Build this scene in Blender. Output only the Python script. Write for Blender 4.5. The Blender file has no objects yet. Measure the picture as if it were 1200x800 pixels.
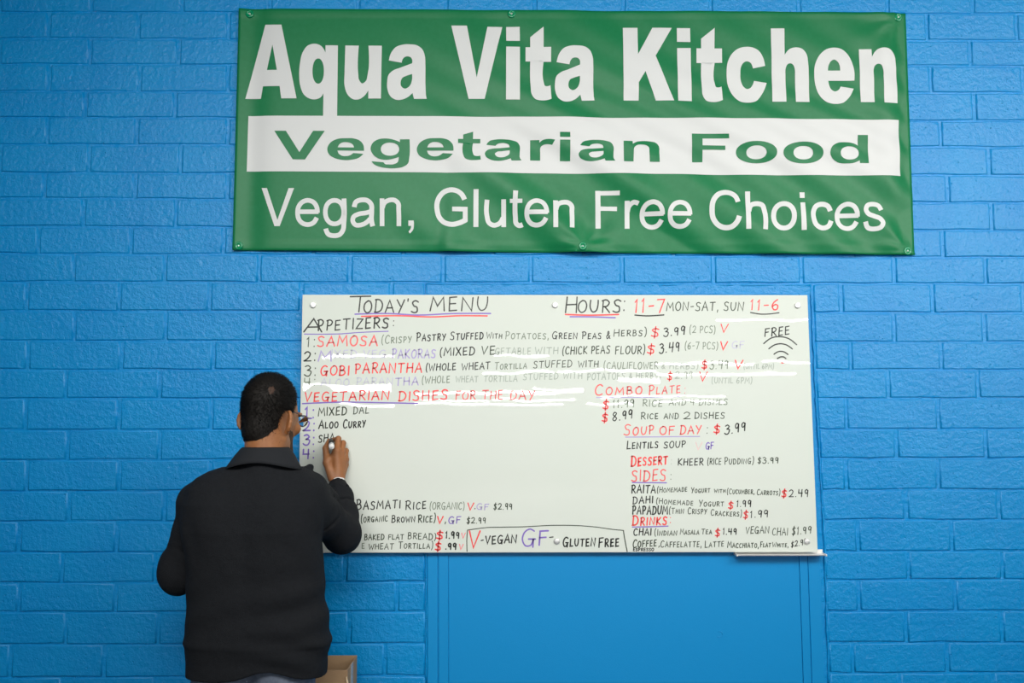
import bpy, bmesh, math, random
import numpy as np
from mathutils import Vector
from mathutils.geometry import tessellate_polygon

random.seed(7)
rng = np.random.default_rng(7)
C = bpy.context.scene.collection
sc = bpy.context.scene

# ------------------------------------------------------------------ camera
FPX, PITCH, YAW, ROLL = 1146.58, 0.0906, 0.0049, -0.0008
CAM = np.array([0.0, -3.4764, 1.52])
_cp, _sp, _cy, _sy = math.cos(PITCH), math.sin(PITCH), math.cos(YAW), math.sin(YAW)
FWD = np.array([_sy*_cp, _cy*_cp, _sp])
_R0 = np.array([_cy, -_sy, 0.0]); _U0 = np.cross(_R0, FWD)
RGT = math.cos(ROLL)*_R0 + math.sin(ROLL)*_U0
UPV = -math.sin(ROLL)*_R0 + math.cos(ROLL)*_U0
cam_d = bpy.data.cameras.new('camera'); cam = bpy.data.objects.new('camera', cam_d); C.objects.link(cam)
from mathutils import Matrix
cam.matrix_world = Matrix(((RGT[0], UPV[0], -FWD[0], CAM[0]), (RGT[1], UPV[1], -FWD[1], CAM[1]),
                           (RGT[2], UPV[2], -FWD[2], CAM[2]), (0, 0, 0, 1)))
cam_d.sensor_width = 36.0; cam_d.lens = 36.0*FPX/1200.0; cam_d.clip_end = 200
sc.camera = cam

def at(px, py, y=0.0):
    """point of the vertical plane at depth y that the photograph shows at (px, py)"""
    d = FWD + RGT*((px-600.0)/FPX) + UPV*((400.0-py)/FPX)
    t = (y-CAM[1])/d[1]
    p = CAM + d*t
    return np.array([p[0], y, p[2]])

# ------------------------------------------------------------------ world, lights, exposure
sc.view_settings.view_transform = 'Standard'
sc.view_settings.look = 'None'; sc.view_settings.gamma = 1.0
sc.view_settings.use_curve_mapping = False
sc.view_settings.exposure = -0.10
w = bpy.data.worlds.new('world'); sc.world = w; w.use_nodes = True
w.node_tree.nodes['Background'].inputs[0].default_value = (0.50, 0.80, 1.0, 1)
w.node_tree.nodes['Background'].inputs[1].default_value = 0.27

def area(name, loc, target, sx, sy, power, col=(1, 1, 1), spread=180):
    l = bpy.data.lights.new(name, 'AREA'); l.shape = 'RECTANGLE'; l.size = sx; l.size_y = sy
    l.energy = power; l.color = col; l.spread = math.radians(spread)
    o = bpy.data.objects.new(name, l); C.objects.link(o); o.location = loc
    o.rotation_euler = (Vector(target)-Vector(loc)).to_track_quat('-Z', 'Y').to_euler()
    return o
area('hall_lamp_light_right', (2.3, -3.0, 3.4), (1.0, 0, 1.65), 2.2, 0.9, 26, (1.0, 0.965, 0.90), 105)
area('unseen_sheen_light_far_right', (3.5, -3.2, 2.6), (1.9, 0, 2.5), 1.8, 1.2, 22, (1.0, 0.965, 0.90), 100)  # unseen area light, added for the pale sheen on the wall's right side
area('unseen_fill_light_middle', (-0.45, -3.3, 3.25), (-0.3, 0, 1.4), 2.6, 0.8, 33, (1.0, 0.97, 0.91), 95)  # unseen area light, added to brighten the low centre of the wall

# ------------------------------------------------------------------ materials
MATS = {}
def mat(name, col, rough=0.5, bump=None, spec=0.5, metal=0.0, coat=0.0, var=None, emit=None, sheen=0.0):
    """bump: list of (scale, strength, distance); var: (scale, amount, colour2)"""
    if name in MATS: return MATS[name]
    m = bpy.data.materials.new(name); m.use_nodes = True
    nt = m.node_tree; b = nt.nodes['Principled BSDF']
    b.inputs['Base Color'].default_value = (*col, 1); b.inputs['Roughness'].default_value = rough
    b.inputs['Specular IOR Level'].default_value = spec; b.inputs['Metallic'].default_value = metal
    b.inputs['Coat Weight'].default_value = coat
    if sheen: b.inputs['Sheen Weight'].default_value = sheen
    geo = nt.nodes.new('ShaderNodeNewGeometry')
    if var:
        n = nt.nodes.new('ShaderNodeTexNoise'); n.inputs['Scale'].default_value = var[0]; n.inputs['Detail'].default_value = 6
        nt.links.new(geo.outputs['Position'], n.inputs['Vector'])
        r = nt.nodes.new('ShaderNodeMapRange'); r.inputs[1].default_value = 0.35; r.inputs[2].default_value = 0.65
        r.inputs[3].default_value = 0; r.inputs[4].default_value = var[1]
        nt.links.new(n.outputs['Fac'], r.inputs[0])
        mx = nt.nodes.new('ShaderNodeMix'); mx.data_type = 'RGBA'
        mx.inputs['A'].default_value = (*col, 1); mx.inputs['B'].default_value = (*var[2], 1)
        nt.links.new(r.outputs[0], mx.inputs['Factor']); nt.links.new(mx.outputs['Result'], b.inputs['Base Color'])
    if bump:
        prev = None
        for s, st, di in bump:
            n = nt.nodes.new('ShaderNodeTexNoise'); n.inputs['Scale'].default_value = s; n.inputs['Detail'].default_value = 3
            nt.links.new(geo.outputs['Position'], n.inputs['Vector'])
            bp = nt.nodes.new('ShaderNodeBump'); bp.inputs['Strength'].default_value = st; bp.inputs['Distance'].default_value = di
            nt.links.new(n.outputs['Fac'], bp.inputs['Height'])
            if prev: nt.links.new(prev.outputs[0], bp.inputs['Normal'])
            prev = bp
        nt.links.new(prev.outputs[0], b.inputs['Normal'])
    if emit:
        b.inputs['Emission Color'].default_value = (*emit[0], 1); b.inputs['Emission Strength'].default_value = emit[1]
    MATS[name] = m; return m

BLUE = (0.0, 0.236, 0.595); BLUE2 = (0.0, 0.266, 0.625)
m_wall = mat('blue_gloss_paint', BLUE, 0.30, [(14, 0.5, 0.005), (60, 0.8, 0.004), (190, 0.5, 0.0026), (500, 0.5, 0.0012)], 0.36, var=(5, 0.7, BLUE2))
def add_pits(m):
    nt = m.node_tree; b = nt.nodes['Principled BSDF']; old = b.inputs['Normal'].links[0].from_socket
    g = nt.nodes.new('ShaderNodeNewGeometry'); v = nt.nodes.new('ShaderNodeTexVoronoi'); v.inputs['Scale'].default_value = 38
    nt.links.new(g.outputs['Position'], v.inputs['Vector'])
    r = nt.nodes.new('ShaderNodeMapRange'); r.inputs[1].default_value = .03; r.inputs[2].default_value = .12
    nt.links.new(v.outputs['Distance'], r.inputs[0])
    bp = nt.nodes.new('ShaderNodeBump'); bp.inputs['Strength'].default_value = .8; bp.inputs['Distance'].default_value = .0022
    nt.links.new(r.outputs[0], bp.inputs['Height']); nt.links.new(old, bp.inputs['Normal']); nt.links.new(bp.outputs[0], b.inputs['Normal'])
add_pits(m_wall)
m_panel = mat('blue_panel_paint', (0.0, 0.255, 0.61), 0.40, [(9, 0.3, 0.003), (420, 0.5, 0.0007)], 0.38)
m_green = mat('green_vinyl', (0.006, 0.165, 0.058), 0.40, [(900, 0.25, 0.0004)], 0.24, var=(60, 0.25, (0.016, 0.20, 0.085)))
m_white_print = mat('white_vinyl_print', (0.62, 0.64, 0.645), 0.5, [(900, 0.2, 0.0003)], 0.5)
m_grommet = mat('green_plastic_cap', (0.0, 0.23, 0.095), 0.18, None, 0.6)
m_steel = mat('brushed_steel', (0.88, 0.88, 0.87), 0.42, None, 0.5, metal=0.9)
m_glass = mat('white_backed_glass', (0.70, 0.755, 0.70), 0.01, [(2.2, 0.035, 0.02)], 0.55, var=(3, 0.3, (0.74, 0.77, 0.73)))
m_glass_edge = mat('glass_edge', (0.78, 0.84, 0.80), 0.15)
m_tray = mat('white_enamel', (0.82, 0.80, 0.77), 0.35)
m_card = mat('brown_cardboard', (0.36, 0.24, 0.14), 0.85, [(60, 0.3, 0.002)], 0.2, var=(20, 0.5, (0.30, 0.19, 0.11)))
m_tape = mat('glossy_packing_tape', (0.55, 0.42, 0.27), 0.2)
m_floor = mat('grey_concrete', (0.16, 0.16, 0.17), 0.5, [(8, 0.3, 0.004)], 0.4, var=(3, 0.6, (0.12, 0.12, 0.13)))
m_ceil = mat('grey_ceiling_paint', (0.20, 0.21, 0.22), 0.8)
INK = {'K': ('black_marker_ink', (0.018, 0.022, 0.018)), 'D': ('dark_green_grey_marker_ink', (0.055, 0.075, 0.05)),
       'G': ('glare_thinned_grey_marker_ink', (0.20, 0.25, 0.19)), 'F': ('glare_faded_grey_marker_ink', (0.38, 0.44, 0.39)),  # greys stand mainly for reflections veiling the writing, put into the ink colour
       'R': ('red_marker_ink', (0.90, 0.075, 0.075)), 'P': ('purple_marker_ink', (0.23, 0.15, 0.55)),
       'L': ('pale_lilac_marker_ink', (0.42, 0.36, 0.66)), 'W': ('glare_paled_lilac_ink', (0.56, 0.56, 0.70)),  # W: reflection veil over the lilac writing, painted as a paler ink
       'S': ('pink_marker_ink', (0.90, 0.22, 0.25)), 'Q': ('glare_paled_pink_ink', (0.80, 0.55, 0.56)),  # Q: pink writing under the same reflection haze, mixed into its colour
       'T': ('light_red_marker_ink', (0.88, 0.14, 0.14))}
for k in INK: INK[k] = mat(INK[k][0], INK[k][1], 0.35)

# ------------------------------------------------------------------ object helpers
def link_mesh(name, verts, faces, m, parent=None, smooth=False, kind=None):
    me = bpy.data.meshes.new(name); me.from_pydata([tuple(map(float, v)) for v in verts], [], [tuple(map(int, f)) for f in faces])
    me.update()
    if m: me.materials.append(m)
    if smooth: me.shade_smooth()
    o = bpy.data.objects.new(name, me); C.objects.link(o)
    if parent: o.parent = parent
    if kind: o['kind'] = kind
    return o
def tag(o, label=None, cat=None, group=None, kind=None):
    if label: o['label'] = label
    if cat: o['category'] = cat
    if group: o['group'] = group
    if kind: o['kind'] = kind
    return o
def empty(name, loc=(0, 0, 0)):
    o = bpy.data.objects.new(name, None); C.objects.link(o); o.location = loc; o.empty_display_size = 0.1
    return o
def rebase(o, parent, loc):
    """keep world position of a world-coordinate mesh under an Empty that stands at loc"""
    o.parent = parent; o.location = (-loc[0], -loc[1], -loc[2])
class MB:
    def __init__(s): s.v = []; s.f = []
    def add(s, v, f):
        n = len(s.v); s.v += [tuple(x) for x in v]; s.f += [tuple(i+n for i in q) for q in f]
    def box(s, x0, x1, y0, y1, z0, z1):
        s.add([(x0,y0,z0),(x1,y0,z0),(x1,y1,z0),(x0,y1,z0),(x0,y0,z1),(x1,y0,z1),(x1,y1,z1),(x0,y1,z1)],
              [(0,3,2,1),(4,5,6,7),(0,1,5,4),(1,2,6,5),(2,3,7,6),(3,0,4,7)])
    def prism(s, quad_xz, y0, y1):
        """outline in x,z (counter-clockwise seen from the camera), front at y0, back at y1"""
        n = len(quad_xz)
        v = [(x, y0, z) for x, z in quad_xz]+[(x, y1, z) for x, z in quad_xz]
        f = [tuple(range(n)), tuple(range(2*n-1, n-1, -1))]
        for i in range(n):
            j = (i+1) % n; f.append((j, i, i+n, j+n))
        s.add(v, f)
    def tube(s, pts, r, n=8, caps=True):
        pts = [Vector(p) for p in pts]; rr = r if isinstance(r, (list, tuple)) else [r]*len(pts)
        base = len(s.v); prev = None
        for i, p in enumerate(pts):
            t = (pts[min(i+1, len(pts)-1)]-pts[max(i-1, 0)]).normalized()
            u = t.orthogonal().normalized() if prev is None else (prev-t*prev.dot(t)).normalized()
            prev = u; w_ = t.cross(u)
            for k in range(n):
                a = 2*math.pi*k/n; s.v.append(tuple(p+(u*math.cos(a)+w_*math.sin(a))*rr[i]))
        for i in range(len(pts)-1):
            for k in range(n):
                a = base+i*n+k; b_ = base+i*n+(k+1) % n
                s.f.append((a, b_, b_+n, a+n))
        if caps:
            s.f.append(tuple(base+k for k in range(n-1, -1, -1)))
            s.f.append(tuple(base+(len(pts)-1)*n+k for k in range(n)))
    def build(s, name, m, parent=None, smooth=False, kind=None, bevel=0):
        o = link_mesh(name, s.v, s.f, m, parent, smooth, kind)
        if bevel:
            b = o.modifiers.new('bevel', 'BEVEL'); b.width = bevel; b.segments = 2; b.limit_method = 'ANGLE'
        return o

def catmull(pts, corner, closed, seg=5):
    """pts Nx2, corner flags -> polyline"""
    n = len(pts); out = []
    P = [np.array(p, float) for p in pts]
    rngi = range(n if closed else n-1)
    for i in rngi:
        p1, p2 = P[i], P[(i+1) % n]
        p0 = P[(i-1) % n] if (closed or i > 0) else p1
        p3 = P[(i+2) % n] if (closed or i+2 < n) else p2
        if corner[i]: p0 = None
        if corner[(i+1) % n]: p3 = None
        if p0 is None and p3 is None:
            out.append(p1); continue
        L = np.linalg.norm(p2-p1)+1e-9
        def tang(a, b, c):
            ta = b-a; tc = c-b; la = np.linalg.norm(ta)+1e-9; lc = np.linalg.norm(tc)+1e-9
            return (ta/la*lc+tc/lc*la)/(la+lc)
        t1 = tang(p0, p1, p2) if p0 is not None else None
        t2 = tang(p1, p2, p3) if p3 is not None else None
        if t1 is None: t1 = (p2-p1)/L*1.5-t2*0.5
        if t2 is None: t2 = (p2-p1)/L*1.5-t1*0.5
        for s in range(seg):
            t = s/seg
            h1 = 2*t**3-3*t*t+1; h2 = t**3-2*t*t+t; h3 = -2*t**3+3*t*t; h4 = t**3-t*t
            out.append(h1*p1+h2*t1*L+h3*p2+h4*t2*L)
    if not closed: out.append(P[-1])
    return out
def parse(s):
    pts = []; cr = []
    for t in s.replace(')', ' ').replace('(', ' ').split():
        c = t.endswith('*'); a, b = t.rstrip('*').split(','); pts.append((float(a), float(b))); cr.append(c)
    return pts, cr

# ================================================================== THE SETTING
floor = MB(); floor.box(-9, 9, -36, 0.12, -0.1, 0.0)
tag(floor.build('floor', m_floor), kind='structure')
ceil = MB(); ceil.box(-9, 9, -36, 0.12, 4.3, 4.4)
tag(ceil.build('ceiling', m_ceil), kind='structure')
wb = MB(); wb.box(-6, 6, 0.0044, 0.12, 0.0, 4.3)
wall = tag(wb.build('wall_back', m_wall), kind='structure')

# bed joints read at the left and right side of the photograph
BL = [14,45,75,107,137,169,202,232,265,297,330,364,399,433,467,503.5,539,575.5,611,647,683,717,755,794]
BR = [16,47.5,77.5,108.5,141.5,172.5,205.5,237.5,270,301.5,332.5,366.5,401,433,466.5,502.5,536.5,573.5,608.5,645.5,678.5,715.5,752.5,787.5]
beds = [(at(0, a), at(1200, b)) for a, b in zip(BL, BR)]
X0, X1 = at(0, 400)[0], at(1200, 400)[0]
beds = [(a[2], b[2]) for a, b in beds]
pit = 0.1016
beds = [(beds[0][0]+pit, beds[0][1]+pit)]+beds+[(beds[-1][0]-pit, beds[-1][1]-pit)]
def bed_z(k, x):
    a, b = beds[k]; t = (x-X0)/(X1-X0); t = max(-0.15, min(1.15, t))
    # beds settle back to level outside the frame
    return a+(b-a)*t
def zc(k): return 0.5*(beds[k][0]+beds[k][1])
JL = [[0,107,213],[57,162,268],[0,105,209],[57,163,267],[-5,100,205],[55,160,267],[0,104,211],[52,158,266],[-8,98,206],[45,153,262],
      [-20,86,193,304,410,519,622,729,836],[31,140,246,353],[-20,87,194,302],[32,142,250],[-30,77,187,295],[30,139,247],[-28,79,187,297],[31,139,247],
      [-28,81,192,300],[22,136,245,355],[-36,72,182,296,404],[22,135,244,354,465],[-32,77,185,295,409],[12,122,231,340,451],[-36,72,181,290,400]]
JR = [[1040,1140],[1086,1192],[1032,1137],[1091,1199],[1036,1142],[1102],[1055,1159],[1110],[1056,1162],[1105],[939,1048,1155],
      [986,1093,1199],[1048,1154],[997,1103],[1041,1147],[992,1100],[1051,1156],[992,1100],[1062,1171],[1006,1116],[1065,1175],[1007,1120],[1062,1175],[1000,1111],[1055,1165]]
# the blocked doorway in the wall
op_l = lambda z: (at(498.6, 345)[0]+(at(499.6, 800)[0]-at(498.6, 345)[0])*(at(0, 345)[2]-z)/(at(0, 345)[2]-at(0, 800)[2]))
op_r = lambda z: (at(951.5, 340)[0]+(at(971.5, 800)[0]-at(951.5, 340)[0])*(at(0, 345)[2]-z)/(at(0, 345)[2]-at(0, 800)[2]))
OPTOP = at(700, 333)[2]

def brick_geo(xa, xb, zb_, zt_, jx=0.0042, jz=0.0025):
    """xa..xb between joint centres; zb_, zt_ functions of x"""
    xa += jx+random.uniform(-.001, .002); xb -= jx+random.uniform(-.001, .002)
    if xb-xa < 0.015: return None
    zt0, zt1, zb0, zb1 = zt_(xa)-jz, zt_(xb)-jz, zb_(xa)+jz, zb_(xb)+jz
    j = lambda a=0.0022: random.uniform(-a, a)
    per = []
    for t in (0, .34, .68, 1): per.append((xa+(xb-xa)*t, zb0+(zb1-zb0)*t+j()))
    per.append((xb+j(.002), (zb1+zt1)/2))
    for t in (1, .66, .32, 0): per.append((xa+(xb-xa)*t, zt0+(zt1-zt0)*t+j()))
    per.append((xa+j(.002), (zb0+zt0)/2))
    cx, cz = (xa+xb)/2, (zb0+zt1)/2; hw, hh = (xb-xa)/2, (zt0-zb0)/2
    n = len(per); d0 = random.uniform(-.0009, .0006); tx = random.uniform(-.003, .003); tz = random.uniform(-.012, .012)
    v = []
    for ins, iz, dep in ((0, 0, 0.0056), (0.0034, 0.0012, 0.0009), (0.0070, 0.0042, 0.0)):
        for x, z in per:
            sx = 1-ins/hw; sz = 1-iz/hh
            X = cx+(x-cx)*sx; Z = cz+(z-cz)*sz
            Y = dep+(random.uniform(-.0007, .0009) if dep == .0009 else 0)+d0+(tx*(X-cx)+tz*(Z-cz) if dep < .002 else -d0)
            v.append((X, Y, Z))
    f = []
    for r_ in (0, 1):
        for i in range(n):
            k = (i+1) % n; f.append((r_*n+i, r_*n+k, (r_+1)*n+k, (r_+1)*n+i))
    f.append(tuple(range(2*n, 3*n)))
    return v, f
extra = MB(); n_b = 0
def put_brick(xa, xb, k, stuff=False):
    zt_, zb_ = (lambda x: bed_z(k, x)), (lambda x: bed_z(k+1, x))
    g = brick_geo(xa, xb, zb_, zt_)
    if not g: return
    if stuff: extra.add(*g)
    else:
        o_ = link_mesh('brick', g[0], g[1], m_wall, wall, smooth=True); o_.data.polygons[len(g[1])-1].use_smooth = False
rowj = []
for k in range(25):
    py = (0 if k == 0 else BL[k-1])*.5+(BL[k] if k < 24 else 825)*.5
    jl, jr = JL[k], JR[k]
    xs = list(jl)
    if k != 10:
        gap = jr[0]-xs[-1]; n = max(1, round(gap/107.5))
        for q in range(1, n): xs.append(xs[-1]+(jr[0]-xs[-1])/(n-q+1))
    xs += jr
    X = [at(x, py)[0] for x in xs]
    while X[0] > X0-0.02: X.insert(0, X[0]-0.325)
    while X[-1] < X1+0.02: X.append(X[-1]+0.325)
    rowj.append(X)
    zm = (zc(k)+zc(k+1))/2
    l, r_ = op_l(zm), op_r(zm)
    for a, b_ in zip(X[:-1], X[1:]):
        if zm < OPTOP:
            if a >= l-0.02 and b_ <= r_+0.02: continue
            if b_ <= l or a >= r_: put_brick(a, b_, k)
            else:
                if a < l-0.02: put_brick(a, l+0.001, k)
                if b_ > r_+0.02: put_brick(r_-0.001, b_, k)
        else: put_brick(a, b_, k)
# the wall goes on outside the photograph
def plain_row(ztop, zbot, xa, xb, ph):
    x = xa+ph
    xs = [xa]
    while x < xb: 
        if x > xs[-1]+.05: xs.append(x)
        x += .325
    xs.append(xb)
    for a, b_ in zip(xs[:-1], xs[1:]):
        g = brick_geo(a, b_, lambda x: zbot, lambda x: ztop)
        if g: extra.add(*g)
for k in range(25):
    plainz = (zc(k), zc(k+1)); 
    za, zb2 = bed_z(k, -9), bed_z(k+1, -9); plain_row(za, zb2, -4.2, rowj[k][0], 0.16*(k % 2))
    za, zb2 = bed_z(k, 9), bed_z(k+1, 9); plain_row(za, zb2, rowj[k][-1], 4.2, 0.16*(k % 2))
z = zc(0)
k = 0
while z+pit < 4.25:
    plain_row(z+pit, z, -4.2, 4.2, 0.16*(k % 2)); z += pit; k += 1
z = zc(25); k = 0
while z > 0.02:
    zb2 = max(0.0, z-pit)
    plain_row(z, zb2, -4.2, op_l(z), 0.16*(k % 2)); plain_row(z, zb2, op_r(z), 4.2, 0.16*(k % 2)); z -= pit; k += 1
ex = extra.build('brick', m_wall, wall, smooth=False); ex['kind'] = 'stuff'

# blocked-up doorway: frame strips, board, top strip; painted over with the wall
def strip(name, parent, xl, xr, ztop, zbot, y0, m=m_panel, y1=0.02, bev=0.0015):
    b = MB(); b.prism([(xl(zbot), zbot), (xr(zbot), zbot), (xr(ztop), ztop), (xl(ztop), ztop)], y0, y1)
    return b.build(name, m, parent, bevel=bev)
pxl = lambda a, b: (lambda z: at(a, 345)[0]+(at(b, 800)[0]-at(a, 345)[0])*(at(0, 345)[2]-z)/(at(0, 345)[2]-at(0, 800)[2]))
door = empty('door_1', (0.4, 0, 0)); door['kind'] = 'structure'
zt = at(700, 345)[2]
def dstrip(*a, **k): o = strip(*a, **k); rebase(o, door, (0.4, 0, 0)); return o
dstrip('frame_strip', None, pxl(500.5, 501.2), pxl(512.4, 513), zt+0.001, 0, -0.0002)
dstrip('frame_strip', None, pxl(513.6, 514.2), pxl(525, 525.6), zt+0.001, 0, -0.0012)
dstrip('door_board', None, pxl(525.8, 526.2), pxl(925.6, 941), zt+0.001, 0, 0.0012, bev=0.0005)
dstrip('frame_strip', None, pxl(926, 941.6), pxl(936, 951), zt+0.001, 0, -0.0012)
dstrip('frame_strip', None, pxl(936.6, 951.8), pxl(949, 966.5), zt+0.001, 0, -0.0002)
tp = MB(); tp.prism([(at(500, 345)[0], zt), (at(950, 345.5)[0], zt), (at(949.5, 334.5)[0], OPTOP), (at(500, 333)[0], OPTOP)], -0.0005, 0.02)
o = tp.build('head_strip', m_wall, None, bevel=0.0015); rebase(o, door, (0.4, 0, 0))
# ragged painted sealant bead between the brickwork and the frame
def bead(pts, r):
    b = MB(); P = []
    for i in range(len(pts)-1):
        a, c = pts[i], pts[i+1]; n = 26
        for q in range(n): 
            t = q/n; P.append((a[0]+(c[0]-a[0])*t+random.uniform(-.0016, .0016), random.uniform(0.0008, 0.0030), a[2]+(c[2]-a[2])*t))
    P.append(tuple(pts[-1]))
    b.tube(P, [r*random.uniform(.6, 1.3) for _ in P], 6); o = b.build('sealant_bead', m_wall, None, smooth=True); rebase(o, door, (0.4, 0, 0))
bead([at(498.9, 333), at(498.9, 560), at(499.8, 800)], 0.0033)
bead([at(949.8, 333), at(957.3, 480), at(966.5, 640), at(971.5, 800)], 0.0042)
bead([at(499, 332.6), at(700, 333.2), at(949, 334.2)], 0.0040)
# small dent with a raised lip in the board
b = MB(); c0 = at(843, 743)
b.tube([(c0[0]+.010*math.cos(a)*1.2, 0.0015, c0[2]+.010*math.sin(a)) for a in np.linspace(-2.2, 1.9, 12)], 0.0018, 6)
rebase(b.build('dent_rim', m_panel, None, smooth=True), door, (0.4, 0, 0))

# ================================================================== BANNER
BC = [(280, 10), (1062, 15), (1072.5, 298.5), (272.5, 293)]     # TL TR BR BL in the photograph
YB = -0.012
bc = [at(x, y, YB) for x, y in BC]
def bil(u, v):
    return ((1-u)*(1-v))[..., None]*bc[0]+(u*(1-v))[..., None]*bc[1]+(u*v)[..., None]*bc[2]+((1-u)*v)[..., None]*bc[3]
bw = np.linalg.norm(bc[1]-bc[0]); bx0 = (bc[0][0]+bc[3][0])/2; bz0 = bc[0][2]
def G(x, c, s): return np.exp(-((x-c)/s)**2)
def bdisp(X, Z):
    """cloth relief towards the camera, X Z world"""
    u = (X-bc[3][0])/(bc[2][0]-bc[3][0]); h = (Z-bc[3][2])/(bc[0][2]-bc[3][2]); v = 1-h
    pin = 0.0
    d = 0.010*np.clip(np.sin(np.pi*np.clip(u, 0, 1)), 0, 1)**.5*np.clip(np.sin(np.pi*np.clip(h, 0, 1)), 0, 1)**.6
    # diagonal drags running up to the right from the lower edge
    q = (X*0.55+Z*0.95)
    amp = (0.30+1.1*np.clip(v-0.25, 0, 1)**1.2)*np.clip((u-0.16)*3, 0, 1)
    d += amp*0.0115*np.sin(q*17+1.5*np.sin(X*3.1)+.6)*(.6+.4*np.sin(X*2.3+1))
    d += amp*0.0048*np.sin((X*0.8+Z*1.4)*31+2*np.sin(Z*7)+X*2)
    # creases
    d += 0.0045*G(X-0.15*Z, -0.245-0.15*2.05+.02, .028)*np.clip(v-.55, 0, 1)*2.2
    d -= 0.0045*G(X-0.15*Z, -0.245-0.15*2.05-.03, .022)*np.clip(v-.55, 0, 1)*2.2
    # soft pulls at the screws
    for cx, cz, s in ((bc[2][0]-.03, bc[2][2]+.02, 1), (at(683, 290)[0], at(683, 290)[2], 1), (bc[1][0]-.03, bc[1][2]-.02, .8)):
        r = np.hypot(X-cx, Z-cz); a = np.arctan2(Z-cz, X-cx)
        d += s*0.0028*np.sin(a*9)*np.exp(-r/.16)*np.clip(r/.03, 0, 1)
    # edges roll: left edge turns out, right edge falls back
    d += 0.003*G(u, 0.0, .012)-0.009*G(u, 1.0, .02)+0.004*G(u, 0.965, .018)-0.006*G(u, 0.025, .018)
    # welded hems top and bottom
    d += 0.0016/(1+np.exp(-(np.abs(h-.5)-.468)*600))
    return np.clip(d, -0.006, 0.03)
banner = empty('vinyl_banner', (0.0, 0, float(bc[3][2])))
tag(banner, 'long green vinyl restaurant banner with white lettering screwed to the blue brick wall', 'banner')
bl_ = (0.0, 0, float(bc[3][2]))
nu, nv = 260, 96
U, V = np.meshgrid(np.linspace(0, 1, nu+1), np.linspace(0, 1, nv+1), indexing='ij')
P = bil(U, V); D = bdisp(P[..., 0], P[..., 2])
Pf = P.copy(); Pf[..., 1] -= D; Pbk = Pf.copy(); Pbk[..., 1] += 0.0012
idx = lambda i, j: i*(nv+1)+j
N1 = (nu+1)*(nv+1)
fs = [(idx(i, j), idx(i, j+1), idx(i+1, j+1), idx(i+1, j)) for i in range(nu) for j in range(nv)]
fb = [tuple(N1+q for q in reversed(f)) for f in fs]
rim = [idx(i, 0) for i in range(nu)]+[idx(nu, j) for j in range(nv)]+[idx(i, nv) for i in range(nu, 0, -1)]+[idx(0, j) for j in range(nv, 0, -1)]
fr = [(rim[i], rim[(i+1) % len(rim)], rim[(i+1) % len(rim)]+N1, rim[i]+N1) for i in range(len(rim))]
o = link_mesh('banner_sheet', np.concatenate([Pf.reshape(-1, 3), Pbk.reshape(-1, 3)]), fs+fb+fr, m_green, None, smooth=True); rebase(o, banner, bl_)

def print_shape(name, loops, m, lift, cut=0.012):
    """flat print: outline loops (first = outer, others = holes) in photo pixels, laid onto the sheet"""
    L3 = [[Vector((*(at(x, y, YB)[[0, 2]]), 0)) for x, y in l] for l in loops]
    tris = tessellate_polygon(L3); flat = [p for l in L3 for p in l]
    bm = bmesh.new(); vs = [bm.verts.new(p) for p in flat]
    for t in tris:
        try: bm.faces.new([vs[i] for i in t])
        except Exception: pass
    xs = [p.x for p in flat]; ys = [p.y for p in flat]
    for ax, lo, hi in ((0, min(xs), max(xs)), (1, min(ys), max(ys))):
        c = math.floor(lo/cut)*cut+cut
        while c < hi:
            nrm = (1, 0, 0) if ax == 0 else (0, 1, 0); co = (c, 0, 0) if ax == 0 else (0, c, 0)
            bmesh.ops.bisect_plane(bm, geom=bm.verts[:]+bm.edges[:]+bm.faces[:], plane_co=co, plane_no=nrm, dist=1e-6); c += cut
    bm.verts.ensure_lookup_table()
    X = np.array([v.co.x for v in bm.verts]); Z = np.array([v.co.y for v in bm.verts]); Dd = bdisp(X, Z)
    for i, v in enumerate(bm.verts): v.co = (X[i], YB-Dd[i]-lift, Z[i])
    for f in bm.faces:
        f.normal_update(); f.smooth = True
        if f.normal.y > 0: f.normal_flip()
    me = bpy.data.meshes.new(name); bm.to_mesh(me); bm.free(); me.materials.append(m)
    o = bpy.data.objects.new(name, me); C.objects.link(o); rebase(o, banner, bl_); return o
def glyph(spec, dx=0, dy=0):
    pts, cr = parse(spec); return [(x+dx, y+dy) for x, y in catmull(pts, cr, True)]
def ell(cx, cy, rx, ry, p=2.15, n=36):
    o = []
    for i in range(n):
        a = 2*math.pi*i/n; c, s = math.cos(a), math.sin(a)
        o.append((cx+rx*math.copysign(abs(c)**(2/p), c), cy+ry*math.copysign(abs(s)**(2/p), s)))
    return o
a1 = "456,71.7* 459,62 464,56 472,53 480,52.6 489,54 495,58.5 498,66 498.7,76 498.8,98 499.3,112* 500.3,116.8* 485.5,117* 483.7,110* 478,115 472,117.6 465,118 458,114 454.5,106 454,97 456,88 461,83.5 470,80 483.2,75* 483,70 481.5,68 478,66.8 474,68 471.8,71 471,74.4*"
a1h = "483.2,87.7* 483,95 480,102 474.5,104.8 470.5,102 469.8,97 472,92 476,90"
t1 = "637,32* 637,55.8* 645.8,55.8* 645.7,73* 637,73* 637.2,98 638.5,101.5 641,102 645,100.8* 646.2,117* 640,119 634,119.3 627,117.5 623,112 621.8,103 621.3,73* 615.8,73* 615.8,55.8* 621.3,55.8* 621.3,44.3*"
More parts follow.
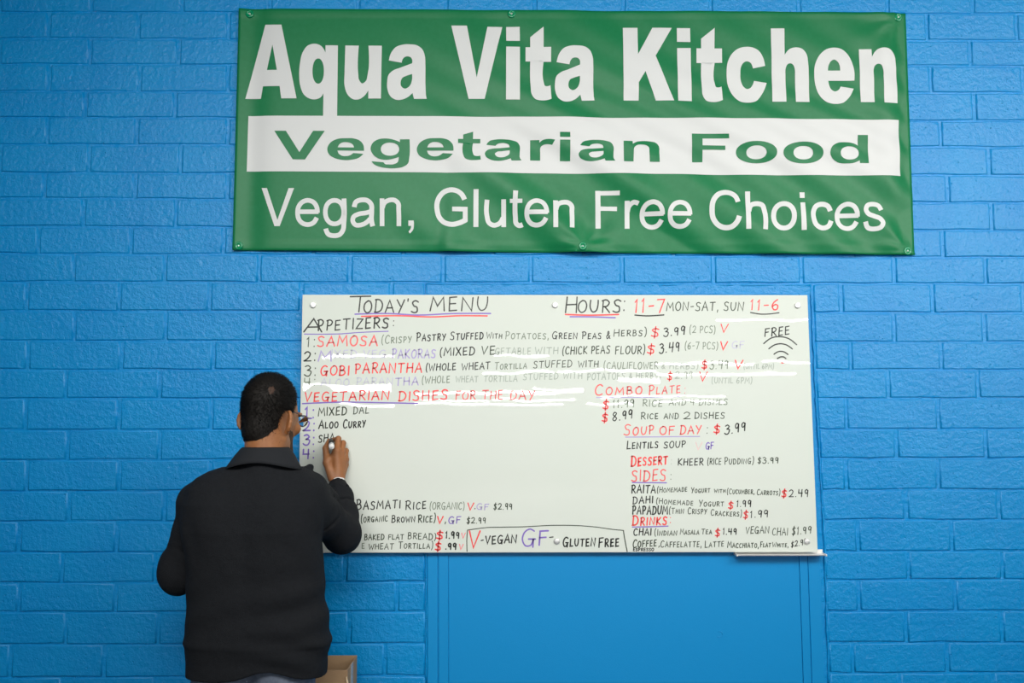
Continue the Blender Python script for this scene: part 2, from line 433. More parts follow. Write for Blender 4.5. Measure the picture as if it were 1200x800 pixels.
BIG = [
 ["311,29* 330,29.2* 348,115.8* 330,115.8* 328,101.3* 308.3,101.3* 305.8,115.8* 287.5,115.8*", "319.5,52.5* 324.8,82.3* 313,82.3*"],
 ["396.3,53.8* 395.5,136.5* 379,136.5* 379.5,110* 376,115 371,117 366,117 357,112 352.5,102 351,88 352,74 355,62 361,54 369,51.8 376,54 381.8,62* 381.8,53.7*", (373.3,84,6.7,14.8)],
 ["405,54* 420.8,54.2* 420.2,88 421,94 424.8,98.7 429,96 431.2,88 432,54.2* 447.7,54.3* 446.8,116.3* 432,116.3* 432,107* 427,113.5 421,117.2 415,117.3 408,112 404.5,103 404,90*"],
 [a1, a1h],
 ["529,30.8* 547.2,30.8* 558.8,92* 571.3,31.8* 588.6,32* 568,116.8* 549.3,116.8*"],
 ["593.2,32* 609,32* 609.2,48.3* 593.3,48.3*"], ["593.2,55.3* 609.2,55.3* 609.2,118* 593,117.6*"],
 [t1], [a1, a1h, (196.2, 1.7)],
 ["729.8,32.8* 747,32.8* 747.3,64.5* 764.3,33* 787,33.2* 768,66* 789.3,119.3* 767.8,119.3* 756,84.3* 748,98* 748,118.8* 730.5,118.5*"],
 ["793,33.3* 808.5,33.5* 808.8,49.9* 793,49.7*"], ["793.2,57* 809,57* 810,119.9* 794,119.5*"],
 [t1, (200, 1.5)],
 ["896.2,77.8* 893,67 888,60 881,56.5 873,55.8 864,58 857,64 852,75 851,88 852.5,101 858,113 866,120 876,121.5 885,119.5 893,110 897.8,98* 883,95.7* 881,101 878.5,104 875,105 870.5,102 867.5,95 867,87 868,79 871,74 875,72.3 879,74 882,80.8*"],
 ["902.8,34.2* 918.5,34.2* 919,64.8* 925,58 932,56.3 939,57.8 944.5,64 946.5,74 947,88* 948,120.3* 932,120.2* 931,88* 930.5,81 928.5,76.5 925.5,75 922.5,76 920.3,80 919.9,88* 920.8,120* 904.5,119.8*"],
 ["1000.8,94.9* 1000.5,85 998,75 993,65 986,58.5 977,56.6 968,58.5 960,65 955,75 953.5,88 955,101 960,112 968,119.5 978,122 988,120.5 995,114 1000,104.3* 984.5,102* 982,106 978,107.8 973.5,105.5 971,101 970,95.4*", "969.7,83.3* 970.5,77 973,72.5 976.5,70.8 980,72.5 983,77 984,83.3*"],
 ["1006,58.3* 1020.5,58.3* 1021.3,67* 1027,59 1034,56.7 1042,58.3 1047.5,65 1049.5,75 1050.3,90* 1052,120.8* 1035.8,120.6* 1034.3,90* 1033.5,80 1031.5,76.3 1028,75.5 1025,77 1023.2,81 1023,88* 1024.3,120.4* 1008,120.2*"],
]
e2 = "427,177.4* 426,170 422,165.5 415,163 406,162.7 396,163.5 387.5,168 384,175 386,181.5 393,186 402,188 412,187.8 421,185.5 426.3,181* 414.5,180* 411,182.5 406,183.6 401,183 397,180 396,177*"
e2h = "396.2,173.3* 398.5,169.5 402,167.6 406,167.3 410.5,168 414,170.3 415.3,173.5*"
a2 = "570,170.7* 573.5,166.5 580,164.6 590,164 600,165 606.5,167.5 609,171.5 609,180 609.3,186 611.2,188.6* 599.5,188.7* 598.5,186.2* 592,188.3 584,189.3 575,188 569.5,184.5 568.3,180.5 571,177 577,175.2 585,174.6 597.3,173.4* 596.5,170.5 593,168.8 588,168.5 583.5,169.5 580.6,171.9*"
a2h = "597.3,177* 597,181 593,184 587,185.2 582,184 580,181 582.5,178.8 588,178"
WIDE = [
 ["321.9,153.7* 335.5,153.8* 351.3,178.8* 367.5,153.9* 381,154* 358,187.4* 343.5,187.2*"],
 [e2, e2h],
 ["480.2,164* 479.8,186 478.5,192 473,196 464,197.7 454,197.6 445,196 438.5,193 435.8,189.7* 449.8,190.8* 451.5,192.8 456,193.3 462,193 466,191 467.7,184.7* 460,187 452,188 443,186 437,181 434.7,175 437,168.5 444,164 453,163 462,164.5 469,167.3* 469,164*", (457.4,175.5,10.7,7.7)],
 [e2, e2h, (104.7, 0.3)],
 ["554.7,155.5* 554.4,164* 563,164* 563,169* 554.3,169* 554.2,180 555.5,183 558,184 563,183.4* 563.6,188* 558,188.8 551,188.7 545,186.5 543,182 542.8,169* 537,168.5* 537,163.8* 543,163.8* 543,158.8*"],
 [a2, a2h],
 ["621.2,164.8* 632,164.9* 632,167.8* 636,165 642,164 650.3,165* 646.8,170.8* 642,169.8 637,170.3 633.5,173 633,178* 633,188.7* 621.2,188.7*"],
 ["656,156* 668,156* 668,162* 656,162*"], ["656,165.2* 668,165.4* 668,189.5* 656,189.2*"],
 [a2, a2h, (109.5, 1.1)],
 ["730.3,166* 741,166* 741.2,169.5* 746,166.8 753,165.8 761,166 769,168 772,172 772.3,178* 772.5,190.8* 761,190.6* 760.6,178* 760,173 757,170.8 752,170 746,171 743,173.5 742.3,178* 742,190.1* 730.7,190*"],
 ["810.2,157.3* 853.3,157.8* 853.8,163* 822.7,163* 822.8,171* 849.5,171.2* 849.5,176.3* 822.8,176.2* 823,190.2* 811,190.2*"],
 [(885.8,179,23.9,12.6), (885.8,179.2,11.7,7.7)], [(940.5,179.6,23.5,12.7), (940.5,179.7,11.6,7.9)],
 ["1004.3,158.8* 1016,159* 1017,192* 1006.5,192* 1006.2,188.8* 1000,191.5 991,192.3 980,190.5 974,185.5 971.8,180 974,172.5 980,168.5 990,167.2 999,168.3 1004.7,171*", (994.7,180,10.8,7.9)],
]
def put_letters(L, m, lift):
    for g in L:
        dx = dy = 0
        if isinstance(g[-1], tuple) and len(g[-1]) == 2: dx, dy = g[-1]; g = g[:-1]
        loops = [ell(*s) if isinstance(s, tuple) else glyph(s, dx, dy) for s in g]
        print_shape('letter', loops, m, lift)
print_shape('white_band', [[(291, 135.8), (672, 138.2), (1053, 140.8), (1055, 206.3), (690, 204), (289, 200.8)]], m_white_print, 0.0009)
put_letters(BIG, m_white_print, 0.0013)
put_letters(WIDE, m_green, 0.0019)
# thin lettering: strokes of constant pen width
def ribbon(pts, wid):
    """left and right offsets of a polyline -> outline loop"""
    P = [np.array(p, float) for p in pts]; n = len(P); L = []; R = []
    for i in range(n):
        a = P[i]-P[i-1] if i else P[1]-P[0]; b_ = P[i+1]-P[i] if i < n-1 else P[-1]-P[-2]
        a = a/(np.linalg.norm(a)+1e-9); b_ = b_/(np.linalg.norm(b_)+1e-9)
        t = a+b_; nn = np.linalg.norm(t); t = a if nn < .3 else t/nn
        k = 1/max(.5, abs(t@a)); no = np.array([-t[1], t[0]])*wid/2*k
        L.append(P[i]+no); R.append(P[i]-no)
    return L, R
def E(dx, dy): return [("349,248.3* 373.6,248.3*", dx, dy, 5.2), ("372.3,249.5* 371.5,243 368,237.5 361,235 354,237.5 350,243 349,250 350.5,257 354.5,261.5 361,263.3 367,261.5 371.6,255.2*", dx, dy, 5.4)]
THIN = [
 ['poly', "306.7,220.3* 313,220.3* 325.3,258* 338.5,220.7* 345,220.7* 328,265* 321.8,265*"], E(0, 0),
 [("403.4,233* 403.2,262 402,270 398,275 391.5,276.3 385,274.5 382,268*",0,0,5.5), ('ring', 392.3, 248.8, 10.8, 13.7, 5.3)],
 [("415.4,243* 417.5,237 424,234.6 431,235.5 435.3,240 435.8,248 435.5,258 437,265.3*",0,0,5.6), ("435,247.8* 430,249.5 420,251.3 414.5,254.5 413.8,260 417,263.7 423,263.8 429.5,261 434,256.5*",0,0,5.3)],
 [("448,233* 447.9,265.2*",0,0,5.4), ("448.5,244* 451,238 457,235 463,235.3 467,239 467.5,246 467.6,265.2*",0,0,5.4)],
 ['poly', "478.8,258.8* 485,258.8* 485.3,263 484.5,269 480.5,273.8* 478.8,271.5* 481.5,268 482,265* 478.8,265*"],
 [("544.5,234.2* 541,228 535,224 529,222.8 521,225 515,231 512.3,238 512.3,246 515,255 521,261 530,263.3 538,261.5 546.5,257.5*",0,0,5.8), ("545.3,259.5* 545.3,245.2*",0,0,5.6), ("530,245.2* 548.1,245.4*",0,0,5.4)],
 ['poly', "555,222* 560.8,222* 560.6,266* 554.8,266*"],
 [("570.8,234.2* 570.8,254 573,261 578.5,264 585,262 589.5,255*",0,0,5.5), ("590.2,234.2* 590.3,266*",0,0,5.5)],
 [("604.3,224.5* 604,255 605,262 608,264.2 612.5,263.3*",0,0,5.6), ("597.5,236.3* 612,236.5*",0,0,4.8)],
 E(268.2, 1.1),
 [("651,235* 651,267.3*",0,0,5.6), ("651.5,246* 654,239.5 660,237 666,237.5 669.8,241 670.2,248 670.2,267.3*",0,0,5.5)],
 [("700.5,223.7* 700.9,267.8*",0,0,6), ("698,226.5* 726,226.5*",0,0,5.2), ("700,244.5* 723,244.7*",0,0,5.2)],
 [("734.8,235.5* 735,267.8*",0,0,5.7), ("735.5,248* 738,240.5 742.5,237.3 747.9,239*",0,0,5.2)],
 E(403.4, 2.6), E(435.5, 2.7),
 [("864.3,237* 861,230 855,226.5 849,226 841,228.5 835,236 833.6,246 835,256 841,264 849,267.2 857,266 863,260 865.3,254*",0,0,6)],
 [("876,224.3* 876.2,269*",0,0,5.8), ("877,248* 880,240.5 886,238.7 893,240.5 895.5,247 896,269.3*",0,0,5.7)],
 [('ring', 918.2, 253.2, 12, 14.2, 5.7)],
 ['poly', "937.2,225.2* 943,225.2* 943.1,231.8* 937.3,231.8*"], [("940.5,237.2* 941.7,269.8*",0,0,5.8)],
 [("973.3,247* 970,241 964,239 957,241 953,248 953,256 956,264 963,267.7 970,265.5 974,258.5*",0,0,5.7)],
 E(632.2, 4.4),
 [("1032.3,246.3* 1029,241 1022,239.3 1016,241 1014.3,246 1017,250.5 1024,253.5 1031,256.5 1034,261 1032,266 1025,268.3 1017,266.8 1014,259.8*",0,0,5.4)],
]
for g in THIN:
    if g[0] == 'poly': print_shape('letter', [glyph(g[1])], m_white_print, 0.0008); continue
    # a letter is one mesh: bisected pieces are joined afterwards
    objs = []
    for s in g:
        if s[0] == 'ring':
            _, cx, cy, rx, ry, wd = s
            objs.append(print_shape('letter', [ell(cx, cy, rx+wd/2, ry+wd/2), ell(cx, cy, rx-wd/2, ry-wd/2)], m_white_print, 0.0008))
        else:
            pts, cr = parse(s[0]); pl = catmull(pts, cr, False); L, R = ribbon(pl, s[3])
            loop = [(p[0]+s[1], p[1]+s[2]) for p in L]+[(p[0]+s[1], p[1]+s[2]) for p in reversed(R)]
            objs.append(print_shape('letter', [loop], m_white_print, 0.0008+0.00002*len(objs)))
    if len(objs) > 1:
        bm = bmesh.new()
        for q in objs: bm.from_mesh(q.data)
        bm.to_mesh(objs[0].data); bm.free()
        for q in objs[1:]: bpy.data.objects.remove(q)
# screws with green washers
for i, (x, y) in enumerate([(292.5, 16.3), (599.5, 17), (1053, 20), (280, 288), (682.5, 289.5), (1063.5, 294)]):
    p = at(x, y, YB); d = float(bdisp(np.array([p[0]]), np.array([p[2]]))[0]); yy = YB-d
    b = MB(); prof = [(0.0150, 0.0), (0.0150, -.0022), (0.0125, -.0042), (0.0085, -.0040), (0.0075, -.0028), (0.0, -.0028)]
    n = 20; v = []; f = []
    for r, dy in prof:
        for k in range(n): v.append((p[0]+r*math.cos(2*math.pi*k/n), yy+dy, p[2]+r*math.sin(2*math.pi*k/n)))
    for q in range(len(prof)-1):
        for k in range(n): f.append((q*n+k, q*n+(k+1) % n, (q+1)*n+(k+1) % n, (q+1)*n+k))
    b.add(v, f); o = b.build('grommet', m_grommet, None, smooth=True); rebase(o, banner, bl_)
    b = MB(); b.tube([(p[0], yy+.004, p[2]), (p[0], yy-.0035, p[2]), (p[0], yy-.0050, p[2])], [.0024, .0034, .0018], 12)
    s = b.build('screw', m_steel, o, smooth=True)

# ================================================================== GLASS MENU BOARD
YG = -0.027
mb = [at(x, y, YG) for x, y in [(354.5, 345.2), (946.2, 345.6), (958.3, 646.6), (348.7, 647.6)]]
bpos = (0.15, 0, float(mb[2][2]))
board = empty('menu_board', bpos)
tag(board, 'white glass board with handwritten menu mounted on stand-off bolts below the green banner', 'menu board')
b = MB(); b.prism([(mb[3][0], mb[3][2]), (mb[2][0], mb[2][2]), (mb[1][0], mb[1][2]), (mb[0][0], mb[0][2])], YG, YG+0.006)
o = b.build('glass_panel', m_glass, None, bevel=0.0012); o.data.materials.append(m_glass_edge)
for p in o.data.polygons[1:]: p.material_index = 1
rebase(o, board, bpos)
for x, y in [(367, 357.5), (650.5, 357.5), (934.5, 357.8), (652.5, 633.8), (945.5, 634.2), (361, 635)]:
    p = at(x, y, YG); b = MB()
    b.tube([(p[0], -0.0015, p[2]), (p[0], YG-.002, p[2])], .0085, 16)
    b.tube([(p[0], YG, p[2]), (p[0], YG-.0045, p[2]), (p[0], YG-.0060, p[2]), (p[0], YG-.0066, p[2])], [.0105, .0105, .0085, .004], 20)
    rebase(b.build('standoff_bolt', m_steel, None, smooth=False, bevel=0.0004), board, bpos)

# handwriting: stroke font, cell 0..1 wide 0..1 high; 'c' = curved stroke
FONT = {
'A': (.85, "0,0 .5,1 1,0;.2,.36 .85,.38"), 'B': (.7, ".05,0 .1,1;c.0,.97 .6,1 .8,.78 .55,.55 .15,.52;c.15,.52 .8,.48 .95,.22 .6,.02 0,0"),
'C': (.75, "c.95,.85 .7,1 .3,.9 .05,.5 .2,.1 .6,0 .95,.12"), 'D': (.8, ".1,0 .12,1;c0,.98 .6,.95 .95,.6 .85,.2 .5,.02 0,0"),
'E': (.65, ".9,1 .1,.96 .1,0 .95,.04;.1,.5 .8,.53"), 'F': (.65, "1,1 .1,.97 .08,0;.1,.52 .8,.55"),
'G': (.85, "c.9,.88 .6,1 .2,.82 .05,.4 .3,.03 .7,.08 .85,.4;.5,.42 1,.42;.86,.42 .84,-.05"), 'H': (.8, ".05,0 .1,1;.95,0 .92,1;.08,.5 .93,.53"),
'I': (.15, ".5,0 .5,1"), 'J': (.6, "c.8,1 .8,.3 .5,0 .1,.15"), 'K': (.75, ".08,0 .1,1;.95,1 .12,.45 1,0"), 'L': (.6, ".12,1 .08,.03 1,.06"),
'M': (1.05, "0,0 .15,1 .5,.35 .88,1 1,0"), 'N': (.85, ".02,0 .1,1 .9,0 .98,1"), 'O': (.8, "c.5,1 .1,.75 .05,.3 .4,0 .85,.15 .98,.6 .75,.95 .45,1"),
'P': (.7, ".15,0 .18,1;c0,.95 .6,1.02 .95,.8 .75,.52 .18,.45"), 'Q': (.85, "c.5,1 .1,.75 .05,.3 .4,0 .85,.15 .98,.6 .75,.95 .45,1;.6,.25 1,-.1"),
'R': (.75, ".12,0 .15,1;c0,.95 .6,1.02 .9,.8 .7,.55 .15,.48;.35,.5 1,0"), 'S': (.7, "c.95,.88 .55,1 .12,.82 .3,.58 .8,.42 .85,.12 .4,0 0,.1"),
'T': (.8, "0,.97 1,1;.5,.98 .48,0"), 'U': (.8, "c.08,1 .05,.4 .35,.02 .75,.12 .93,.5 .95,1"), 'V': (.75, "0,1 .42,0 1,1"),
'W': (1.1, "0,1 .22,0 .5,.7 .75,0 1,1"), 'X': (.75, "0,1 1,0;.95,1 0,0"), 'Y': (.75, "0,1 .48,.48;1,1 .3,-.05"), 'Z': (.75, ".05,1 .95,.97 0,.03 1,.02"),
'0': (.7, "c.5,1 .08,.7 .1,.2 .5,0 .9,.3 .92,.75 .5,1"), '1': (.35, ".1,.8 .55,1 .5,0"), '2': (.75, "c.05,.8 .4,1 .85,.8 .7,.45 .02,.03;.02,.03 1,.05"),
'3': (.7, "c.08,.9 .5,1 .85,.78 .4,.54;c.4,.54 .95,.42 .8,.05 .3,-.02 .02,.12"), '4': (.75, ".1,1 .08,.48 .9,.5;.8,1 .75,0"), '5': (.7, ".9,1 .2,.97 .15,.55;c.15,.55 .8,.6 .9,.2 .5,0 .05,.08"),
'6': (.7, "c.8,1 .3,.75 .05,.35 .3,.02 .8,.1 .85,.4 .5,.52 .12,.32"), '7': (.7, ".0,.97 .95,1 .4,0"), '8': (.7, "c.85,.85 .45,1 .15,.75 .5,.52 .9,.22 .5,-.02 .1,.2 .5,.52 .85,.78"),
'9': (.6, "c.85,.75 .5,1 .1,.8 .2,.5 .6,.5 .85,.8;.85,.9 .8,0"), '$': (.6, "c.95,.82 .5,.92 .1,.75 .35,.55 .8,.4 .85,.15 .4,.05 0,.15;.52,1.15 .45,-.15"),
'.': (.15, ".4,.0 .6,.05"), ',': (.2, ".6,.1 .3,-.2"), ':': (.15, ".5,.75 .5,.82;.5,.05 .5,.12"), '-': (.5, ".1,.48 .95,.52"), '&': (.7, "c1,0 .3,.75 .5,1 .7,.75 .1,.3 .3,0 .9,.4"),
'(': (.3, "c.95,1.15 .25,.75 .2,.2 .8,-.2"), ')': (.3, "c.1,1.15 .8,.8 .85,.25 .2,-.2"), "'": (.12, ".6,1.1 .4,.9"), '/': (.5, "0,0 1,1"),
}
def pen(mbld, pts, wd, y):
    """marker stroke on the glass: flat ribbon with rounded ends, points in photo pixels"""
    P = [np.array(p, float) for p in pts]
    if len(P) < 2: return
    d0 = P[0]-P[1]; d0 /= np.linalg.norm(d0)+1e-9; d1 = P[-1]-P[-2]; d1 /= np.linalg.norm(d1)+1e-9
    L, R = ribbon(P, wd)
    L = [P[0]+d0*wd*.4+(L[0]-P[0])*.45]+L+[P[-1]+d1*wd*.4+(L[-1]-P[-1])*.45]
    R = [P[0]+d0*wd*.4+(R[0]-P[0])*.45]+R+[P[-1]+d1*wd*.4+(R[-1]-P[-1])*.45]
    v = [at(q[0], q[1], y) for q in L]+[at(q[0], q[1], y) for q in R]; n = len(L)
    mbld.add(v, [(i, i+1, n+i+1, n+i) for i in range(n-1)])
hw_n = [0]
def hand(x0, x1, base, cap, col, text, wd=1.5, base2=None, small=.76, slant=.06):
    if base2 is None: base2 = base
    lay = []; u = 0
    for ch in text:
        if ch == ' ': u += .55; continue
        sc_ = small if ch.islower() else 1.0
        wv, st = FONT[ch.upper()]; ww = wv*sc_; lay.append((u, ww, sc_, st)); u += ww+.31
    tot = u-.31; k = (x1-x0)/tot; b = MB(); hw_n[0] += 1; y = YG-0.0002-0.00001*(hw_n[0] % 7)
    for u0, ww, s_, st in lay:
        jy = random.uniform(-.03, .03)*cap; js = random.uniform(.94, 1.05); jt = random.uniform(-.03, .03)
        for s in st.split(';'):
            cur = s[0] == 'c'; pts = [tuple(map(float, q.split(','))) for q in s.lstrip('c').split()]
            if cur: pts = catmull(pts, [False]*len(pts), False, 4 if cap > 12 else 3)
            out = []
            for a, c in pts:
                xx = x0+(u0+a*ww)*k+c*cap*s_*(slant+jt); t = (xx-x0)/(x1-x0)
                out.append((xx, base+(base2-base)*t+jy-c*cap*s_*js))
            pen(b, out, wd*(.80 if cap < 9 else .88)*random.uniform(.9, 1.1), y)
    rebase(b.build('handwriting', INK[col], None), board, bpos)
def line(col, wd, *pts, sm=True):
    b = MB(); hw_n[0] += 1
    pl = catmull(list(pts), [False]*len(pts), False, 5) if sm and len(pts) > 2 else list(pts)
    pen(b, pl, wd, YG-0.00012-0.00001*(hw_n[0] % 3)); rebase(b.build('marker_line', INK[col], None), board, bpos)
H = hand
H(409,433,365.5,18,'K','T',2.0); H(426,490,366,14.5,'K',"ODAY'S",1.9); H(504,571.5,364,16,'K','MENU',1.9)
line('P',1.7,(416,368),(455,367.2),(490,369),(530,367.3),(575,367.2)); line('R',1.7,(423.5,370.6),(470,369.8),(505,371.2),(540,369.8),(571,370))
H(662,676,366,18,'K','H',1.9); H(677,727,366,14,'K','OURS',1.9); H(729,733,365,15,'K',':',1.6)
line('R',1.8,(662.5,368.3),(690,369.2),(725,368.3)); line('P',1.7,(668,371),(695,371.2),(721,372.2))
H(743,778,366,16,'R','11-7',1.9); line('K',1.6,(744,369),(757,370),(778,368.8)); H(781,871,363.8,10,'D','MON-SAT, SUN',1.4)
H(879,912.5,363,12,'R','11-6',1.7); line('K',1.4,(879.5,366),(892,368),(913,366.3))
H(356,377,389,15,'K','A',2.0); H(372,455,387.3,12,'K','PPETIZERS',1.9,384); H(459,463,382,8,'K',':',1.5)
line('P',1.2,(356.5,391.3),(400,391),(420,389.5),(455,388))
H(359,369,406.5,11.5,'D','1:',1.5); H(372,442,405.5,11.5,'T','SAMOSA',2.1,405); H(447,482,402.5,9,'G','(Crispy',1.3,401)
H(488,566,399.5,9.5,'K','Pastry Stuffed',1.5,397); H(570,588,396.5,7,'D','With',1.2); H(592,643,397,8.5,'G','Potatoes,',1.3)
H(647,715,396.8,8.5,'K','Green Peas &',1.4); H(719,757.5,394,8.5,'D','Herbs)',1.4,393); H(763,772,394.5,10.5,'R','$',1.8)
H(777.5,802.5,394,9.5,'K','3.99',1.6,391.5); H(808,838,390,8,'G','(2 PCS)',1.2); H(844.5,853,389,10,'R','V',1.6)
H(356,369.5,423,11.5,'K','2:',1.8); H(373,388,423,12,'L','M',1.7); H(388,452,419,9,'W','IXED VEG',1.5); H(459.5,510,419.5,10,'L','PAKORAS',1.7,419)
H(515.5,556,417,9,'K','(MIXED',1.6,415.5); H(564,580,415,9.5,'D','VE',1.5); H(580,622,415.3,8,'F','GETABLE',1.3); H(627,654,414.5,7.5,'F','WITH',1.3)
H(659,714.5,415,8.5,'D','(CHICK PEAS',1.5,414); H(721,755.5,415,9,'D','FLOUR)',1.4,414); H(758.5,767,414,10.5,'R','$',1.8); H(772.5,796,414.3,11,'K','3.49',1.5,411)
H(802.5,841,409,8,'G','(6-7 PCS)',1.2); H(844,852,409.5,9.5,'R','V',1.7); H(857.5,872,408,8.5,'W','GF',1.4)
H(356.5,370,440.5,11.5,'D','3:',1.6); H(375.5,409,440,11,'R','GOBI',2.0,439); H(416,494,437.5,11.5,'R','PARANTHA',1.9,436)
H(499,534,434.5,8,'K','(WHOLE',1.6,433); H(541,574,433.5,8,'K','WHEAT',1.4,432); H(579.5,617,433,8,'G','Tortilla',1.3,431.5); H(625,670,431,8,'D','STUFFED',1.3,430)
H(677.5,701,430,7.5,'D','WITH',1.3); H(707.5,771,432,8,'G','(CAULIFLOWER',1.2,432); H(775,818,432,6.5,'F','& HERBS)',1.2); H(822.5,828.5,432,9.5,'R','$',1.7)
H(831.6,853,432,9.5,'G','3.49',1.3); H(861,870,432,10.5,'R','V',1.6); H(871.6,906.5,432,5.5,'F','(UNTIL 6PM)',1.1)
H(356,369,452,9,'G','4:',1.4); H(376,409,452,8.5,'W','ALOO',1.4); H(417.5,460,451,8.5,'W','PARAN',1.4); H(463,490,451.5,9,'L','THA',1.6,451)
H(494.5,527,449.5,8,'G','(WHOLE',1.3,448); H(534,560,447.5,7,'F','WHEAT',1.3); H(567,606,447,7,'F','TORTILLA',1.2); H(613,654,445,7,'F','STUFFED',1.2,444); H(660,682,443.5,7,'F','WITH',1.2)
H(688,732,445,7.5,'F','POTATOES',1.3,444); H(737,774,443.5,6.5,'F','& HERBS)',1.2); H(782,787.5,445,9,'R','$',1.5); H(791,811.5,443.5,8.5,'F','2.99',1.3); H(819.5,828.5,446.5,10.5,'R','V',1.6); H(834,881,449,6.5,'F','(UNTIL 6PM)',1.1)
H(357,455.5,470.5,10.5,'R','VEGETARIAN',1.8,468); H(467,524,469.5,11,'R','DISHES',1.9,467.5); H(534,557,468,9.5,'T','FOR',1.6); H(565,589,467.5,10,'T','THE',1.6); H(597.5,626,468,10,'T','DAY',1.6)
line('P',1.6,(354.5,472.8),(400,471),(440,471.6),(490,472.6))
H(357,368,490,12,'P','1:',2.0); line('P',1.9,(357,490.5),(365,490)); H(373,400,487.5,10,'D','MIXED',1.5,485.5) if False else H(373,406,487.3,9.5,'D','MIXED',1.6,485.5); H(414,432,485,8.5,'D','DAL',1.5,484)
H(355,368.5,505,11.5,'P','2:',2.1); H(373.5,396,502,9.5,'K','Aloo',1.7,501); H(402,428,501.5,9.5,'K','Curry',1.6,500)
H(355,368,521,11.5,'P','3:',2.1); H(373,391.5,518,8.5,'K','SHA',1.6,516.5); H(354.5,368,537,11.5,'P','4:',2.1)
H(697,752,463,12,'T','Combo',1.7,462); H(760,797,462.5,11,'T','Plate',1.5,460); H(801,804,461,8,'S',':',1.2); line('L',1.0,(699,465.6),(740,465.5),(797,464.5))
H(706.5,713,479.5,10,'R','$',1.7); H(718,743,478,9,'G','11.99',1.4,476.5); H(753,776,476,7.5,'G','RICE',1.3); H(784,852.5,474.8,6.5,'G','AND 4 DISHES',1.2,474)
H(705.5,712,494,9.5,'R','$',1.9); H(717.5,741,493.5,10,'K','8.99',1.5,489.5); H(751,771,490.8,8,'D','Rice',1.4); H(778,795,490.5,6.5,'D','AND',1.3); H(801,809,491,8.5,'D','2',1.4); H(814,849,490.2,7,'D','DISHES',1.4)
H(731,766,510,12.5,'T','Soup',1.7,508.5); H(773,790,509,10,'T','OF',1.6); H(797,821.5,508.5,9.5,'T','DAY',1.7,507.5); H(827,830,508,9,'D',':',1.1); line('L',1.2,(733,512),(780,511.6),(820,511.2))
H(836.5,843.5,507.5,9,'R','$',1.8); H(849,873.5,509,10,'K','3.99',1.6,504.5)
H(734.5,771,526,9,'K','Lentils',1.6,524.5); H(778,803,524.8,7.5,'K','SOUP',1.5,523.8); H(815,822.5,526.5,8.5,'Q','V',1.2); H(827,836,526,8,'P','GF',1.7)
H(739.5,782,546,12,'R','Dessert',2.1,543.5,small=.75); H(785,788,544,7,'F',':',1.0); H(794.5,824,545,8,'K','KHEER',1.5); H(829,845,544,7,'D','(RICE',1.2); H(849,883,544,8,'D','Pudding)',1.2,543); H(888,912,542.5,6.8,'D','$3.99',1.3)
H(740,780,563.5,12.5,'T','SIDES',1.8,562.5); H(784.5,787.5,562,8,'G',':',1.2); line('P',1.4,(741,565.2),(781,565.5))
H(740,768,577.5,9,'K','RAITA',1.6); H(770,805,577,6.3,'D','(Homemade',1.15,575.5); H(810,832,577,6,'D','Yogurt',1.15); H(837,850,577,5.2,'D','with',1.1); H(852,884,578.5,6.3,'D','(Cucumber,',1.15); H(887,914,579.5,6.3,'D','Carrots)',1.15,580); H(916,921.5,582,8.2,'R','$',1.8); H(924.5,947,582,8.2,'K','2.49',1.5)
H(741.5,765,590.3,8,'K','DAHI',1.7,589); H(769,812,589.8,6.5,'D','(Homemade',1.2,592); H(819,848,593,7,'D','Yogurt',1.2); H(853.5,859,596,8.2,'R','$',1.8); H(863,880,593.5,7.5,'K','1.99',1.5)
H(741,782,602.5,9.5,'K','PAPADUM',1.7,602); H(784,801,601.5,6.8,'D','(Thin',1.15); H(806,828,602,7.3,'D','Crispy',1.2); H(833,869,603.5,6.8,'D','Crackers)',1.2,605); H(871,876.5,607,8.5,'R','$',1.8); H(879,900,606.5,8,'K','1.99',1.5,605.5)
H(741,781,615.5,11.5,'R','Drinks',1.9,614.5); H(784,787,613,8,'R',':',1.3); line('P',1.4,(741,617.3),(762,617),(783,616.2))
H(742.5,763,627,7.8,'K','CHAI',1.7); H(767,793,627,7,'D','(Indian',1.25); H(797,819,626,6.5,'D','Masala',1.2); H(822,834,625.5,6.3,'D','Tea',1.2); H(838,843.5,628,7.8,'R','$',1.9); H(847,863,626,6.8,'K','1.49',1.6)
H(874,901,625,8,'D','VEGAN',1.3,624.5); H(905,923,627,8.5,'D','CHAI',1.2); H(928,950.5,626.5,8.5,'D','$1.99',1.3,624.5)
H(741.5,769,641.5,9.5,'D','Coffee',1.5,639.5); H(771,774,640,6,'D',',',1.3); H(774,822,641,8,'D','Caffelatte,',1.3,640.5); H(826,848,641.5,7.5,'D','Latte',1.3,640); H(852.5,889,641.5,6.8,'D','Macchiato,',1.3); H(891,903,640.8,6,'D','Flat',1.3); H(905,924,640.8,5.5,'D','White,',1.2); H(927,945,641,6.5,'K','$2.99',1.2,637.5)
H(742,766,645.3,3.3,'K','ESPRESSO',1.2)
H(417.5,469,597.3,11,'K','Basmati',1.6,595,small=.84); H(475,499,597.3,10.5,'K','Rice',1.5,595.5); H(503.5,544,596.5,8,'G','(ORGANIC)',1.2); H(548,555,597.5,8,'R','V',1.6); H(555.5,557.5,596,8,'K','.',1.6); H(558.5,572.5,597,7,'L','GF',1.3); H(578.5,600,596.8,6.8,'D','$2.99',1.3)
H(423,454,611.8,8,'D','(organic',1.4,610.5); H(459,486,612,8,'K','Brown',1.5,611.5); H(490,510,612,9,'D','Rice)',1.5,611); H(512.5,519,613,8,'R','V',1.9); H(521,523,612,8,'D',',',1.2); H(525.5,539.5,613.3,8,'P','GF',1.5); H(547,569,613,6.8,'D','$2.99',1.3)
